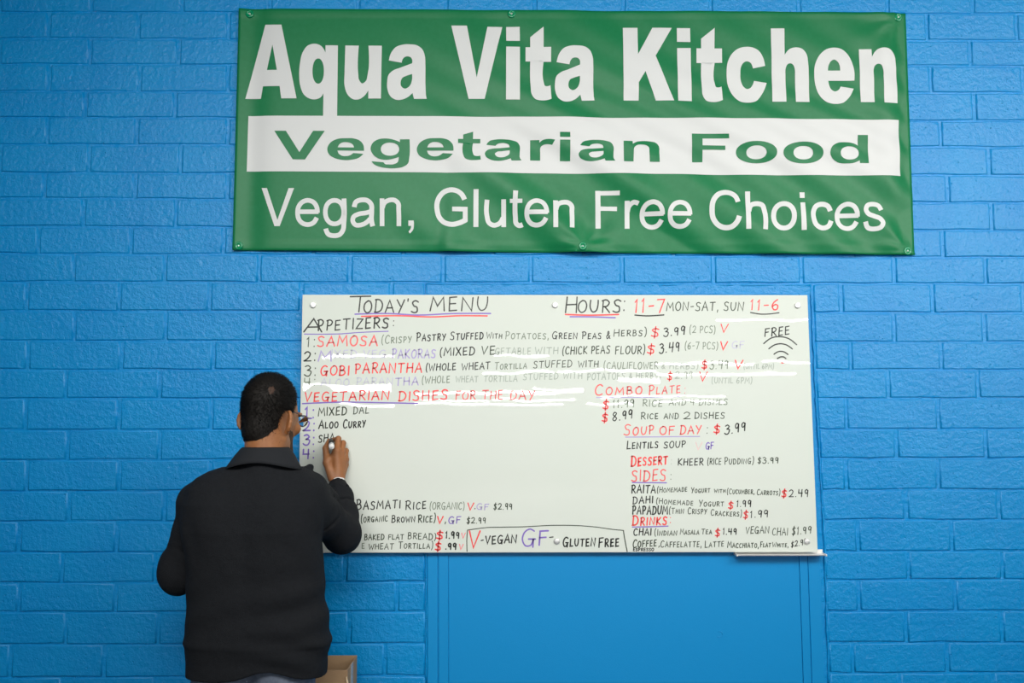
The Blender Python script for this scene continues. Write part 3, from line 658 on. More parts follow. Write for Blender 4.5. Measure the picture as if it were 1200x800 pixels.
H(427,450,632.5,6.5,'D','BAKED',1.4,632); H(455,473,632,6,'D','FLAT',1.3); H(478,510.5,631,7,'D','BREAD)',1.3,632.5); H(511.5,519,631.5,9,'R','$',1.9); H(522,538,630.5,7.5,'K','1.99',1.9); H(540.8,545,630.5,6,'S','V',1.3)
H(424,427,642.5,6,'G','E',1.2); H(432,461,643.3,6.5,'D','WHEAT',1.3); H(467,507,642.5,7.5,'D','Tortilla)',1.3); H(510,516.5,644.5,9,'R','$',2.1); H(522,534.5,643.5,7.5,'K','.99',2.1); H(538,542.5,643.5,6,'S','V',1.3)
line('D',1.1,(547.3,646),(547,633),(547.8,621)); line('D',1.1,(547.8,621),(570,618),(592,617.5),(615,617),(650,615.3),(700,617.5),(717,620),(730.5,621.3)); line('D',1.3,(730.5,621.3),(732,631),(735,646))
H(549.5,562,642,19.5,'R','V',2.2); H(563,566,640,14,'K','-',1.4); H(569,605,637.3,9.5,'K','VEGAN',1.8,635.5); H(611,627,640,20,'P','G',2.2); H(631,641.5,639,17.5,'P','F',2.2); H(643,648,636,14,'K','-',1.6); H(659.5,697,640,11.5,'K','Gluten',1.9,639.5); H(701.5,725,641,11.5,'K','Free',1.9,639.5)
H(896,925,394.3,9.5,'K','FREE',1.6,391.5)
line('K',1.5,(895,402.5),(903,396.3),(914,394.3),(925,397),(933.5,403.7)); line('K',1.5,(901,408.5),(908,403.8),(915,402.6),(922,404.2),(928.5,408.7)); line('K',1.5,(907,415),(912,411.9),(918,411.9),(923.5,415.2)); line('K',1.6,(911,420),(915,418),(918.5,418.2),(921,420)); line('R',1.6,(916,425),(918,425))

# ================================================================== MARKER TRAY
l, r_ = at(862.5, 647, -0.03), at(966.5, 647.5, -0.03)
b = MB(); zt_ = l[2]+.003
prof = [(-0.004, .012), (-0.004, -.004), (-.046, -.005), (-.049, -.0015), (-.048, -.001), (-.044, -.0032), (-.006, -.002), (-.006, .012)]
n = len(prof); v = [(x, y, zt_-.008+z) for x in (l[0], r_[0]) for y, z in prof]
f = [(i, (i+1) % n, n+(i+1) % n, n+i) for i in range(n)]+[tuple(range(n-1, -1, -1)), tuple(range(n, 2*n))]
tr = MB(); tr.add([(p[0], p[1], p[2]) for p in v], f)
# ends
tray = empty('marker_tray', ((l[0]+r_[0])/2, 0, zt_-.014))
tl = ((l[0]+r_[0])/2, 0, zt_-.014)
rebase(tr.build('tray_channel', m_tray, None), tray, tl)
for x in (l[0], r_[0]):
    e_ = MB(); e_.box(x-.0020, x+.0020, -.050, -.0005, zt_-.0145, zt_-.0075); rebase(e_.build('end_cap', m_tray, None, bevel=.001), tray, tl)
tag(tray, 'narrow white metal marker tray at the lower right corner of the menu board', 'tray')

# ================================================================== CARDBOARD BOX
fr_, bk = at(407.5, 785, -0.27), None
zr = fr_[2]; bkx = at(418.8, 769.5, -0.07)
bx0_, bx1_, by0, by1 = fr_[0]-.27, fr_[0], -.27, -.075
cb = empty('cardboard_box', ((bx0_+bx1_)/2, (by0+by1)/2, 0)); cl = ((bx0_+bx1_)/2, (by0+by1)/2, 0)
tag(cb, 'open brown cardboard box standing on the floor between the man and the blue wall', 'box')
tkn = .005
def panel(nm, x0, x1, y0, y1, z0, z1, m=m_card, bev=.001):
    q = MB(); q.box(x0, x1, y0, y1, z0, z1); o = q.build(nm, m, None, bevel=bev); rebase(o, cb, cl); return o
panel('front_panel', bx0_, bx1_, by0, by0+tkn, 0.0, zr)
panel('back_panel', bx0_, bx1_, by1-tkn, by1, 0.0, zr+.003)
panel('side_panel', bx0_, bx0_+tkn, by0+tkn, by1-tkn, 0.0, zr)
panel('side_panel', bx1_-tkn, bx1_, by0+tkn, by1-tkn, 0.0, zr)
panel('bottom_panel', bx0_+tkn, bx1_-tkn, by0+tkn, by1-tkn, 0.0, tkn)
panel('packing_tape', bx1_-.002, bx1_+.0006, by0+.06, by0+.11, zr-.20, zr+.0005, m_tape, 0)
b = MB(); b.tube([(bx1_-.004, by0-.001, zr-.02), (bx1_+.001, by0-.0015, zr-.05), (bx1_-.003, by0-.001, zr-.11)], [.003, .005, .002], 6)
rebase(b.build('torn_edge', m_tape, None, smooth=True), cb, cl)

# ================================================================== HALL LAMPS (seen mirrored in the glass)
m_lamp = mat('lit_fluorescent_tube', (0.9, 0.9, 0.9), 0.4, emit=((1.0, 0.99, 0.96), 60))
m_house = mat('grey_lamp_housing', (0.4, 0.4, 0.4), 0.5)
ST = [(378,462,419,3),(580,643,417,3),(566,650,436,3),(655,767,435,3),(839,947,374.5,3),(767,884,426,3),(892,949,424,3),(767,930,438,4),
      (357,458,454,12),(625,685,456,7),(722,771,445,7),(487,580,461.5,4),(582,650,459,5),(493,572,470.5,3),(578,674,467.5,3),(575,660,473.5,3),
      (375,462,474,3),(705,800,464.5,3),(806,848,464.5,3),(690,740,473,2.5),(765,848,471.5,3),(486,571,474,3)]
vis_l = 'fluorescent batten lamp hanging far behind the camera, mirrored in the glass board'
for i, (xa, xb, yy, th) in enumerate(ST):
    el = (504-yy)/1147.0; Dv = min(2.35/el, 34.0-0.55*(i % 22) if i not in (3,6,7,19) else 22.0+i*.5)
    pa, pb = at(xa, yy, Dv-3.4764), at(xb, yy, Dv-3.4764)
    zz = float(pa[2]); yl = -float(pa[1]); hh = th*.62/1147.0*Dv
    cx = (pa[0]+pb[0])/2
    L = empty('batten_lamp', (cx, yl, zz)); tag(L, vis_l, 'lamp', 'fluorescent battens hanging in the hall behind the camera')
    q = MB(); q.box(pa[0]-cx, pb[0]-cx, -.03, .03, -hh/2, hh/2); q.build('tube', m_lamp, L)
    q = MB(); q.box(pa[0]-cx, pb[0]-cx, -.06, .06, hh/2, hh/2+.05); q.build('housing', m_house, L)
    for sx in (-.35, .35):
        q = MB(); xx = (pb[0]-pa[0])*sx; q.tube([(xx, 0, hh/2+.04), (xx, 0, 4.3-zz)], .006, 6); q.build('hanging_rod', m_house, L)
#@@PERSON@@
# ================================================================== THE MAN (smooth distance fields turned into one surface each)
def axis(lo, hi, coarse, fines):
    xs = [lo]
    while xs[-1] < hi:
        x = xs[-1]; st = coarse
        for a, b_, s in fines:
            if a <= x < b_: st = min(st, s)
            elif x < a < x+st: st = min(st, max(a-x, s))
        xs.append(x+st)
    return np.array(xs, np.float32)
class SDF:
    def __init__(s, ax, ay, az):
        s.ax = (ax, ay, az); s.F = np.full((len(ax), len(ay), len(az)), 0.5, np.float32)
    def _sl(s, lo, hi, m):
        r = []
        for a, l, h in zip(s.ax, lo, hi):
            i0 = max(0, int(np.searchsorted(a, l-m))-1); i1 = min(len(a), int(np.searchsorted(a, h+m))+1); r.append(slice(i0, i1))
        g = np.meshgrid(*[a[q] for a, q in zip(s.ax, r)], indexing='ij', sparse=True)
        return tuple(r), g
    def comb(s, sl, d, k, op):
        F = s.F[sl]
        if op == 'u':
            if k > 0:
                h = np.clip(0.5+0.5*(F-d)/k, 0, 1); s.F[sl] = F*(1-h)+d*h-k*h*(1-h)
            else: s.F[sl] = np.minimum(F, d)
        elif op == 's':
            h = np.clip(0.5-0.5*(F+d)/k, 0, 1); s.F[sl] = F*(1-h)-d*h+k*h*(1-h)
    def cap(s, a, b_, r1, r2=None, k=0.01, op='u'):
        r2 = r1 if r2 is None else r2
        a = np.array(a, np.float32); b_ = np.array(b_, np.float32); R = max(r1, r2)
        sl, (X, Y, Z) = s._sl(np.minimum(a, b_)-R, np.maximum(a, b_)+R, 0.03+k)
        v = b_-a; L = float(v@v)+1e-9
        t = np.clip(((X-a[0])*v[0]+(Y-a[1])*v[1]+(Z-a[2])*v[2])/L, 0, 1)
        d = np.sqrt((X-a[0]-t*v[0])**2+(Y-a[1]-t*v[1])**2+(Z-a[2]-t*v[2])**2)-(r1+(r2-r1)*t)
        s.comb(sl, d.astype(np.float32), k, op)
    def chain(s, pts, rs, k=0.01):
        for i in range(len(pts)-1): s.cap(pts[i], pts[i+1], rs[i], rs[i+1], k)
    def ell(s, c, r, M=None, k=0.01, op='u'):
        c = np.array(c, np.float32); R = max(r); M = np.eye(3) if M is None else M
        sl, (X, Y, Z) = s._sl(c-R, c+R, 0.03+k)
        x, y, z = X-c[0], Y-c[1], Z-c[2]
        q = [M[0][i]*x+M[1][i]*y+M[2][i]*z for i in range(3)]
        k0 = np.sqrt((q[0]/r[0])**2+(q[1]/r[1])**2+(q[2]/r[2])**2); k1 = np.sqrt((q[0]/r[0]**2)**2+(q[1]/r[1]**2)**2+(q[2]/r[2]**2)**2)+1e-6
        s.comb(sl, (k0*(k0-1)/k1).astype(np.float32), k, op)
    def fn(s, lo, hi, f, k=0.01, op='u'):
        sl, (X, Y, Z) = s._sl(np.array(lo), np.array(hi), 0.0)
        d = f(X, Y, Z); s.comb(sl, np.broadcast_to(d, s.F[sl].shape).astype(np.float32), k, op)
    def mesh(s):
        F = s.F; ax, ay, az = s.ax; nx, ny, nz = F.shape
        I = F < 0
        cnt = np.zeros((nx-1, ny-1, nz-1), np.uint8)
        for i in (0, 1):
            for j in (0, 1):
                for k in (0, 1): cnt += I[i:nx-1+i, j:ny-1+j, k:nz-1+k]
        act = (cnt > 0) & (cnt < 8); ci = np.argwhere(act)
        ids = np.full(act.shape, -1, np.int64); ids[act] = np.arange(len(ci))
        acc = np.zeros((len(ci), 3)); n = np.zeros(len(ci))
        cor = [(i, j, k) for i in (0, 1) for j in (0, 1) for k in (0, 1)]
        def pos(o): return np.stack([ax[ci[:, 0]+o[0]], ay[ci[:, 1]+o[1]], az[ci[:, 2]+o[2]]], 1)
        val = {o: F[ci[:, 0]+o[0], ci[:, 1]+o[1], ci[:, 2]+o[2]] for o in cor}
        for o in cor:
            for d in range(3):
                if o[d]: continue
                p = list(o); p[d] = 1; p = tuple(p); a, b_ = val[o], val[p]; m = (a < 0) != (b_ < 0)
                t = np.where(m, a/(a-b_+1e-12), 0)[:, None]; acc += np.where(m[:, None], pos(o)*(1-t)+pos(p)*t, 0); n += m
        V = acc/n[:, None]; faces = []
        for d in range(3):
            o1, o2 = [(1, 2), (2, 0), (0, 1)][d]
            sl0 = [slice(None)]*3; sl1 = [slice(None)]*3; sl0[d] = slice(0, -1); sl1[d] = slice(1, None)
            E0, E1 = I[tuple(sl0)], I[tuple(sl1)]; e = np.argwhere(E0 != E1)
            ok = (e[:, o1] > 0) & (e[:, o2] > 0) & (e[:, o1] < F.shape[o1]-1) & (e[:, o2] < F.shape[o2]-1); e = e[ok]
            ins = E0[tuple(e.T)]
            def cid(a, b_):
                q = e.copy(); q[:, o1] -= a; q[:, o2] -= b_; return ids[tuple(q.T)]
            q = np.stack([cid(1, 1), cid(0, 1), cid(0, 0), cid(1, 0)], 1)
            q = np.where(ins[:, None], q, q[:, ::-1]); faces.append(q)
        return V, np.concatenate(faces)
def np_mesh(name, V, Q, m, parent, ploc, smooth=True):
    me = bpy.data.meshes.new(name); me.vertices.add(len(V)); me.vertices.foreach_set('co', V.astype(np.float32).ravel())
    me.loops.add(Q.size); me.loops.foreach_set('vertex_index', Q.astype(np.int32).ravel())
    me.polygons.add(len(Q)); me.polygons.foreach_set('loop_start', np.arange(0, Q.size, Q.shape[1], dtype=np.int32))
    me.update(calc_edges=True); me.validate()
    if smooth: me.shade_smooth()
    me.materials.append(m); o = bpy.data.objects.new(name, me); C.objects.link(o); rebase(o, parent, ploc); return o

m_skin = mat('brown_skin', (0.34, 0.140, 0.052), 0.50, [(160, 0.35, 0.0015), (600, 0.3, 0.0006)], 0.45, var=(40, 0.6, (0.25, 0.095, 0.034)))
m_skin.node_tree.nodes['Principled BSDF'].inputs['Subsurface Weight'].default_value = 0.08
m_skin.node_tree.nodes['Principled BSDF'].inputs['Subsurface Radius'].default_value = (0.01, 0.004, 0.002)
m_hair = mat('short_black_hair', (0.011, 0.0095, 0.0085), 0.6, [(300, 0.5, 0.002)], 0.2)
m_scalp = mat('thin_hair_scalp', (0.058, 0.031, 0.021), 0.6, None, 0.3)
m_knit = mat('charcoal_knit_wool', (0.0120, 0.0135, 0.0165), 0.92, [(420, 0.8, 0.0025), (22, 0.6, 0.008)], 0.18, var=(120, 0.5, (0.0085, 0.0095, 0.012)))
m_collar = mat('charcoal_collar_cloth', (0.0150, 0.0168, 0.0205), 0.85, [(900, 0.5, 0.0006)], 0.25)
m_jean = mat('washed_grey_denim', (0.16, 0.19, 0.25), 0.85, [(600, 0.5, 0.001)], 0.2, var=(90, 0.7, (0.10, 0.125, 0.18)))
m_shoe = mat('black_shoe_leather', (0.02, 0.02, 0.02), 0.4)
m_metal = mat('dark_metal_frame', (0.08, 0.08, 0.09), 0.3, metal=0.9)
m_lens = mat('spectacle_lens', (0.9, 0.95, 0.95), 0.02)
m_lens.node_tree.nodes['Principled BSDF'].inputs['Transmission Weight'].default_value = 1.0
m_cuff = mat('white_shirt_cuff', (0.75, 0.76, 0.78), 0.7)
m_eye = mat('eye_white', (0.7, 0.68, 0.64), 0.2); m_lip = m_skin

PX = float(at(302, 600, -.43)[0]); ploc = (PX, -.43, 0.0)
man = empty('person', ploc)
tag(man, 'man in charcoal sweater standing with back turned writing on the menu board', 'person')

# ---- head frame
HC = at(318.5, 481, -.42); TH = math.radians(27)
hf = np.array([math.sin(TH), math.cos(TH), -0.13]); hf /= np.linalg.norm(hf)
hr = np.array([math.cos(TH), -math.sin(TH), -0.04]); hr -= hf*(hr@hf); hr /= np.linalg.norm(hr); hu = np.cross(hr, hf)
HM = np.stack([hr, hf, hu], 1)                       # columns: right, forward, up
hp = lambda x, y, z: HC+hr*x+hf*y+hu*z
# ---- right hand landmarks
W_ = at(395.5, 566, -.098)
K = [at(394.5, 528, -.090), at(400.5, 530, -.074), at(404.5, 536, -.060), at(405, 545, -.052)]
PIP = [at(396.5, 514, -.068), at(402, 519, -.052), at(405.5, 528, -.043), at(406, 538, -.038)]
TIP = [at(389.8, 515.5, -.043), at(395, 519, -.038), at(398, 527, -.037), at(399, 536, -.037)]
TH_ = [at(389.5, 560, -.100), at(383, 542, -.094), at(381.5, 525, -.078), at(386, 516.5, -.056)]
ELr = at(401, 625, -.255); SHr = at(359, 582, -.43); SHl = at(229, 588, -.42); ELl = at(208, 671, -.40)
WRl = at(236, 640, -.215)
nb = at(311, 548, -.455)                            # neck base

fx = [(K[3][0]-.16, K[3][0]+.03, .0022), (HC[0]-.125, HC[0]+.135, .003)]
bx = axis(PX-.42, PX+.42, .010, [(HC[0]-.125, HC[0]+.135, .003), (TH_[2][0]-.02, K[3][0]+.025, .0021)])
by = axis(-.75, -.02, .010, [(HC[1]-.125, HC[1]+.145, .003), (-.125, -.02, .0021)])
bz = axis(-.01, HC[2]+.16, .011, [(HC[2]-.17, HC[2]+.15, .003), (W_[2]-.02, TH_[3][2]+.035, .0021)])
S = SDF(bx, by, bz)
# head
S.ell(hp(0, -.012, .020), (.0705, .092, .090), HM, .01)
FD = -.016*hu; HC = HC+FD                          # the face sits a little lower on the tipped head
S.ell(hp(0, .02, -.01), (.064, .075, .085), HM, .02)
S.ell(hp(0, .035, -.075), (.052, .050, .048), HM, .02)
S.ell(hp(0, .072, -.105), (.024, .018, .018), HM, .015)
for sg in (-1, 1):
    S.cap(hp(.058*sg, .0, -.07), hp(.028*sg, .07, -.103), .014, .013, .02)       # jaw
    S.ell(hp(.040*sg, .070, -.03), (.022, .018, .020), HM, .015)                # cheek
    S.ell(hp(.032*sg, .093, -.002), (.019, .012, .012), HM, .010, 's')          # eye socket
    S.ell(hp(.032*sg, .076, -.002), (.0135, .0125, .0125), HM, .003)            # eyeball
    S.cap(hp(.016*sg, .091, .018), hp(.050*sg, .080, .018), .0065, .005, .01)   # brow
    S.ell(hp(.010*sg, .103, -.038), (.0085, .010, .0075), HM, .005)             # nostril wing
    # ear: flange + bowl + lobe
    ey = -.014; HC = HC-.016*hu
    er = hr*math.cos(.45)*sg-hf*math.sin(.45); EM = np.stack([er, np.cross(hu, er), hu], 1)
    S.ell(hp(.092*sg, ey-.006, -.004), (.0175, .0065, .032), np.stack([er, np.cross(hu, er), hu], 1), .006)
    S.ell(hp(.091*sg, ey+.003, -.001), (.010, .005, .017), EM, .004, 's')
    pts = [hp((.087+.017*math.sin(a))*sg, ey-.008-.008*math.sin(a), -.002+.030*math.cos(a)) for a in np.linspace(-.3, 2.7, 7)]
    S.chain(pts, [.0042]*7, .004)
    S.ell(hp(.083*sg, ey, -.033), (.009, .006, .010), HM, .005); HC = HC+.016*hu
S.cap(hp(0, .093, .008), hp(0, .112, -.033), .007, .0105, .008)                 # nose
S.cap(hp(-.018, .088, -.064), hp(.018, .088, -.064), .0065, .0065, .006)        # lips
S.cap(hp(-.016, .087, -.073), hp(.016, .087, -.073), .0065, .0065, .005)
S.cap(hp(-.02, .0985, -.0685), hp(.02, .0985, -.0685), .0018, .0018, .003, 's')
HC = HC-FD
# neck and trunk
S.cap(hp(0, -.020, -.04), nb+np.array([0, .012, -.01]), .057, .064, .02)
S.cap(hp(0, -.035, -.02), nb+np.array([0, -.005, -.02]), .050, .055, .02)
S.cap(nb+np.array([0, .02, -.09]), (PX, -.42, 1.05), .075, .09, .04)
S.cap(nb+np.array([0, .02, -.09]), SHr, .06, .045, .05); S.cap(nb+np.array([0, .02, -.09]), SHl, .06, .045, .05)
S.cap((PX, -.42, 1.1), (PX, -.42, .90), .095, .10, .04)
# arms
S.chain([SHr, ELr, W_+(ELr-W_)*.12], [.048, .036, .023], .02); S.chain([SHl, ELl, WRl], [.048, .036, .025], .02)
# right hand
Wm = W_+np.array([0, .004, 0]); S.cap(W_+(ELr-W_)*.15, W_, .023, .021, .01)
for k, (rk) in enumerate((.0125, .0125, .0115, .0105)):
    S.cap(W_+(K[k]-W_)*.12, K[k], .0165, rk, .010)
rr = [(.0115, .0098, .0078), (.0115, .0098, .0078), (.0108, .0092, .0074), (.0098, .0085, .007)]
for k in range(4):
    S.cap(K[k], PIP[k], rr[k][0], rr[k][1], .004); S.cap(PIP[k], TIP[k], rr[k][1]*.98, rr[k][2], .0022)
    S.ell(PIP[k], (rr[k][1]*1.06,)*3, None, .003)
S.cap(TH_[0], TH_[1], .016, .0125, .012); S.cap(TH_[1], TH_[2], .0120, .0105, .004); S.cap(TH_[2], TH_[3], .0103, .0088, .003)
S.cap(TH_[1], K[0], .009, .009, .012)
for k in (1, 2): # tendons
    S.cap(W_+(K[k]-W_)*.5+np.array([.002, -.012, 0]), K[k]+np.array([.002, -.008, 0]), .002, .003, .006)
# left hand: relaxed, fingers curled
hd = np.array([.35, .72, .25]); hd /= np.linalg.norm(hd); hs = np.cross(hd, [0, 0, 1]); hs /= np.linalg.norm(hs); hn = np.cross(hs, hd)
for k in range(4):
    o_ = (k-1.5)*.021; q0 = WRl+hd*.085+hs*o_; L_ = (.040, .045, .042, .033)[k]
    S.cap(WRl+hd*.01+hs*o_*.5, q0, .017, .012, .012); q1 = q0+hd*L_*.8-hn*L_*.6; q2 = q1-hn*L_*.75+hd*.004; q3 = q2-hd*L_*.45-hn*.006
    S.cap(q0, q1, .0105, .0095, .003); S.cap(q1, q2, .0095, .0085, .002); S.cap(q2, q3, .0085, .0075, .002)
q0 = WRl+hd*.035+hs*.033; q1 = q0+hd*.04+hs*.018-hn*.015; q2 = q1+hd*.028-hn*.012
S.cap(WRl+hd*.01+hs*.015, q0, .017, .014, .012); S.cap(q0, q1, .0125, .011, .004); S.cap(q1, q2, .0108, .009, .003)
# legs
HPS = [(PX-.095, -.43, .84), (PX+.095, -.43, .84)]; KN = [(PX-.11, -.45, .47), (PX+.105, -.45, .47)]; AN = [(PX-.12, -.51, .09), (PX+.115, -.50, .09)]
for h_, k_, a_ in zip(HPS, KN, AN):
    S.cap(h_, k_, .080, .052, .03); S.cap(k_, a_, .050, .033, .02); S.cap(a_, (a_[0]*1.0, a_[1]+.10, .045), .034, .028, .02)
V_, Q_ = S.mesh()
body = np_mesh('body', V_, Q_, m_skin, man, ploc)

# ---- hair: cap over the skull with short strands
hx = axis(HC[0]-.13, HC[0]+.13, .004, []); hy = axis(HC[1]-.13, HC[1]+.13, .004, []); hz = axis(HC[2]-.13, HC[2]+.15, .004, [])
Hs = SDF(hx, hy, hz)
Hs.ell(hp(0, -.014, .020), (.0735, .0960, .0950), HM, .0)
Hs.ell(hp(0, -.014, -.030), (.0655, .082, .072), HM, .02)
Hs.cap(hp(0, -.020, -.04), nb+np.array([0, .012, -.01]), .0595, .0660, .008)
Hs.ell(hp(0, -.045, -.065), (.050, .052, .052), HM, .02)
X, Y, Z = np.meshgrid(hx, hy, hz, indexing='ij', sparse=True)
lx = (X-HC[0])*hr[0]+(Y-HC[1])*hr[1]+(Z-HC[2])*hr[2]; ly = (X-HC[0])*hf[0]+(Y-HC[1])*hf[1]+(Z-HC[2])*hf[2]; lz = (X-HC[0])*hu[0]+(Y-HC[1])*hu[1]+(Z-HC[2])*hu[2]
Hs.F += (0.0006*np.sin(lx*330+ly*160+3*np.sin(lz*60))*np.sin(lz*310+ly*190)).astype(np.float32)
face = -(ly-.044+np.clip(.055-lz, 0, .2)*.42)
Hs.F = np.maximum(Hs.F, -face)                                                    # cut the face side
earcut = 0.026-np.sqrt((ly+.008)**2+(np.abs(lz+.034)*.70)**2); Hs.F = np.where(np.abs(lx) > .055, np.maximum(Hs.F, earcut), Hs.F)
nape = -(lz+.104-.9*np.clip(ly+.015, 0, .1)); Hs.F = np.maximum(Hs.F, nape)      # nape and side line
V2, Q2 = Hs.mesh()
hair = np_mesh('hair', V2, Q2, m_hair, man, ploc)
# strands
me = hair.data; P0 = np.empty(len(me.vertices)*3, np.float32); me.vertices.foreach_get('co', P0); P0 = P0.reshape(-1, 3)
Nn = np.empty(len(me.vertices)*3, np.float32); me.vertex_normals.foreach_get('vector', Nn); Nn = Nn.reshape(-1, 3)
loc = (P0-HC)@HM; inner = np.ones(len(loc), bool)
out = np.sum(Nn*(P0-HC), 1) > 0.0
_t = at(318, 457, -.42); _d = _t-CAM; _d /= np.linalg.norm(_d); _best = None        # whorl of the crown: point of the skull seen there
for _q in range(400):
    _p = CAM+_d*(2.75+_q*.001); _l = (_p-hp(0, -.014, .020))@HM
    if (_l[0]/.0735)**2+(_l[1]/.096)**2+(_l[2]/.095)**2 < 1: _best = _p; break
crown = _best
sel = np.where(inner & out)[0]
ns = 22000; pick = rng.choice(sel, ns); base = P0[pick]+rng.normal(0, .0016, (ns, 3)); nor = Nn[pick]
dc = np.linalg.norm(base-crown, axis=1)
keep = rng.random(ns) < np.clip((dc-.002)/.016, .45, 1); base, nor, dc = base[keep], nor[keep], dc[keep]; ns = len(base)
flow = base-crown; flow = flow-nor*np.sum(flow*nor, 1, keepdims=True); flow /= np.linalg.norm(flow, axis=1, keepdims=True)+1e-6
sw = np.cross(nor, flow); flow = flow+sw*np.clip(.05-dc, 0, .05)[:, None]*14
dr = nor*.55+flow*.8+rng.normal(0, .28, (ns, 3)); dr /= np.linalg.norm(dr, axis=1, keepdims=True)
ln = rng.uniform(.006, .012, ns)*np.clip((base[:, 2]-(HC[2]-.11))/.13, .35, 1)
side = np.cross(dr, rng.normal(0, 1, (ns, 3))); side /= np.linalg.norm(side, axis=1, keepdims=True); wd = .00075
sd2 = np.cross(dr, side)
tri = np.stack([base-nor*.001+side*wd, base-nor*.001-side*wd*.5+sd2*wd*.87, base-nor*.001-side*wd*.5-sd2*wd*.87, base+dr*ln[:, None]-nor*.001], 1).reshape(-1, 3)
k4 = np.arange(ns)[:, None]*4
tf = np.concatenate([k4+[0, 1, 3], k4+[1, 2, 3], k4+[2, 0, 3]])
st_ = np_mesh('hair_strands', tri, tf, m_hair, hair, (0, 0, 0), smooth=False); st_.location = (0, 0, 0); st_['kind'] = 'stuff'
# thinning crown: skin-brown patch just proud of the cap
cr = MB(); ring = []
cn = (crown-hp(0, -.014, .02)); cn = cn/np.linalg.norm(cn); cu = np.cross(cn, hr); cu /= np.linalg.norm(cu); cv = np.cross(cn, cu)
def on_cap(p):
    q = (p-hp(0, -.014, .020))@HM; s_ = 1/np.sqrt((q[0]/.0735)**2+(q[1]/.0960)**2+(q[2]/.0950)**2); return hp(0, -.014, .020)+HM@(q*s_)+cn*.0010
vv = [on_cap(crown)]; ff = []
for r_i, rad in enumerate((.004, .009, .012)):
    for k in range(14):
        a = 2*math.pi*k/14; rj = rad*random.uniform(.55, 1.35); vv.append(on_cap(crown+cu*math.cos(a)*rj*1.2+cv*math.sin(a)*rj)-cn*(.0012 if r_i == 2 else .0003))
ff = [(0, 1+(k+1) % 14, 1+k) for k in range(14)]+[(1+r_*14+k, 1+r_*14+(k+1) % 14, 15+r_*14+(k+1) % 14, 15+r_*14+k) for r_ in (0, 1) for k in range(14)]
o = link_mesh('scalp_patch', vv, ff, m_scalp, hair, smooth=True)

# ---- stubble along the jaw
m_beard = mat('dark_stubble', (0.11, 0.055, 0.032), 0.8, [(700, 0.6, 0.001)], 0.2, var=(500, 0.8, (0.03, 0.018, 0.012)))
HC = HC+FD
Bd = SDF(axis(HC[0]-.12, HC[0]+.12, .0035, []), axis(HC[1]-.10, HC[1]+.15, .0035, []), axis(HC[2]-.15, HC[2]+.03, .0035, []))
Bd.ell(hp(0, .035, -.075), (.0532, .0512, .0492), HM, .02); Bd.ell(hp(0, .072, -.105), (.0252, .0192, .0192), HM, .015)
for sg in (-1, 1): Bd.cap(hp(.058*sg, .0, -.07), hp(.028*sg, .07, -.103), .0152, .0142, .02)
Bd.ell(hp(0, .02, -.01), (.0648, .0758, .0858), HM, .02)
X, Y, Z = np.meshgrid(*Bd.ax, indexing='ij', sparse=True)
by_ = (X-HC[0])*hf[0]+(Y-HC[1])*hf[1]+(Z-HC[2])*hf[2]; bz_ = (X-HC[0])*hu[0]+(Y-HC[1])*hu[1]+(Z-HC[2])*hu[2]
Bd.F = np.maximum(np.maximum(Bd.F, bz_+.045-.25*np.clip(.06-by_, 0, .06)), .012-by_).astype(np.float32)
vb, qb = Bd.mesh(); np_mesh('beard', vb, qb, m_beard, man, ploc)
HC = HC-FD

# ---- sweater
TB = [(545, 268, 350, .060), (552, 246, 364, .078), (560, 232, 373, .095), (572, 222, 378, .108), (590, 217, 380, .120), (620, 217, 379, .130), (645, 220, 378, .130),
      (697, 221, 380, .126), (718, 221, 383.5, .126), (742, 219, 386, .127), (760, 217.5, 387.5, .128), (772, 218.5, 385, .124), (790, 218, 384, .122), (800, 218, 384, .121)]
YT = -.435
tz = np.array([at(0, a, YT)[2] for a, *_ in TB])[::-1]; tl_ = np.array([at(b, a, YT)[0] for a, b, *_ in TB])[::-1]; tr_ = np.array([at(c, a, YT)[0] for a, b, c, d in TB])[::-1]; tb = np.array([d for *_, d in TB])[::-1]
def ytc(z): return YT-.012*np.exp(-((z-1.25)/.13)**2)+.0*z
sx = axis(PX-.40, PX+.40, .0042, []); sy = axis(-.66, -.05, .0045, []); sz = axis(tz[0]-.02, nb[2]+.06, .0042, [])
T = SDF(sx, sy, sz)
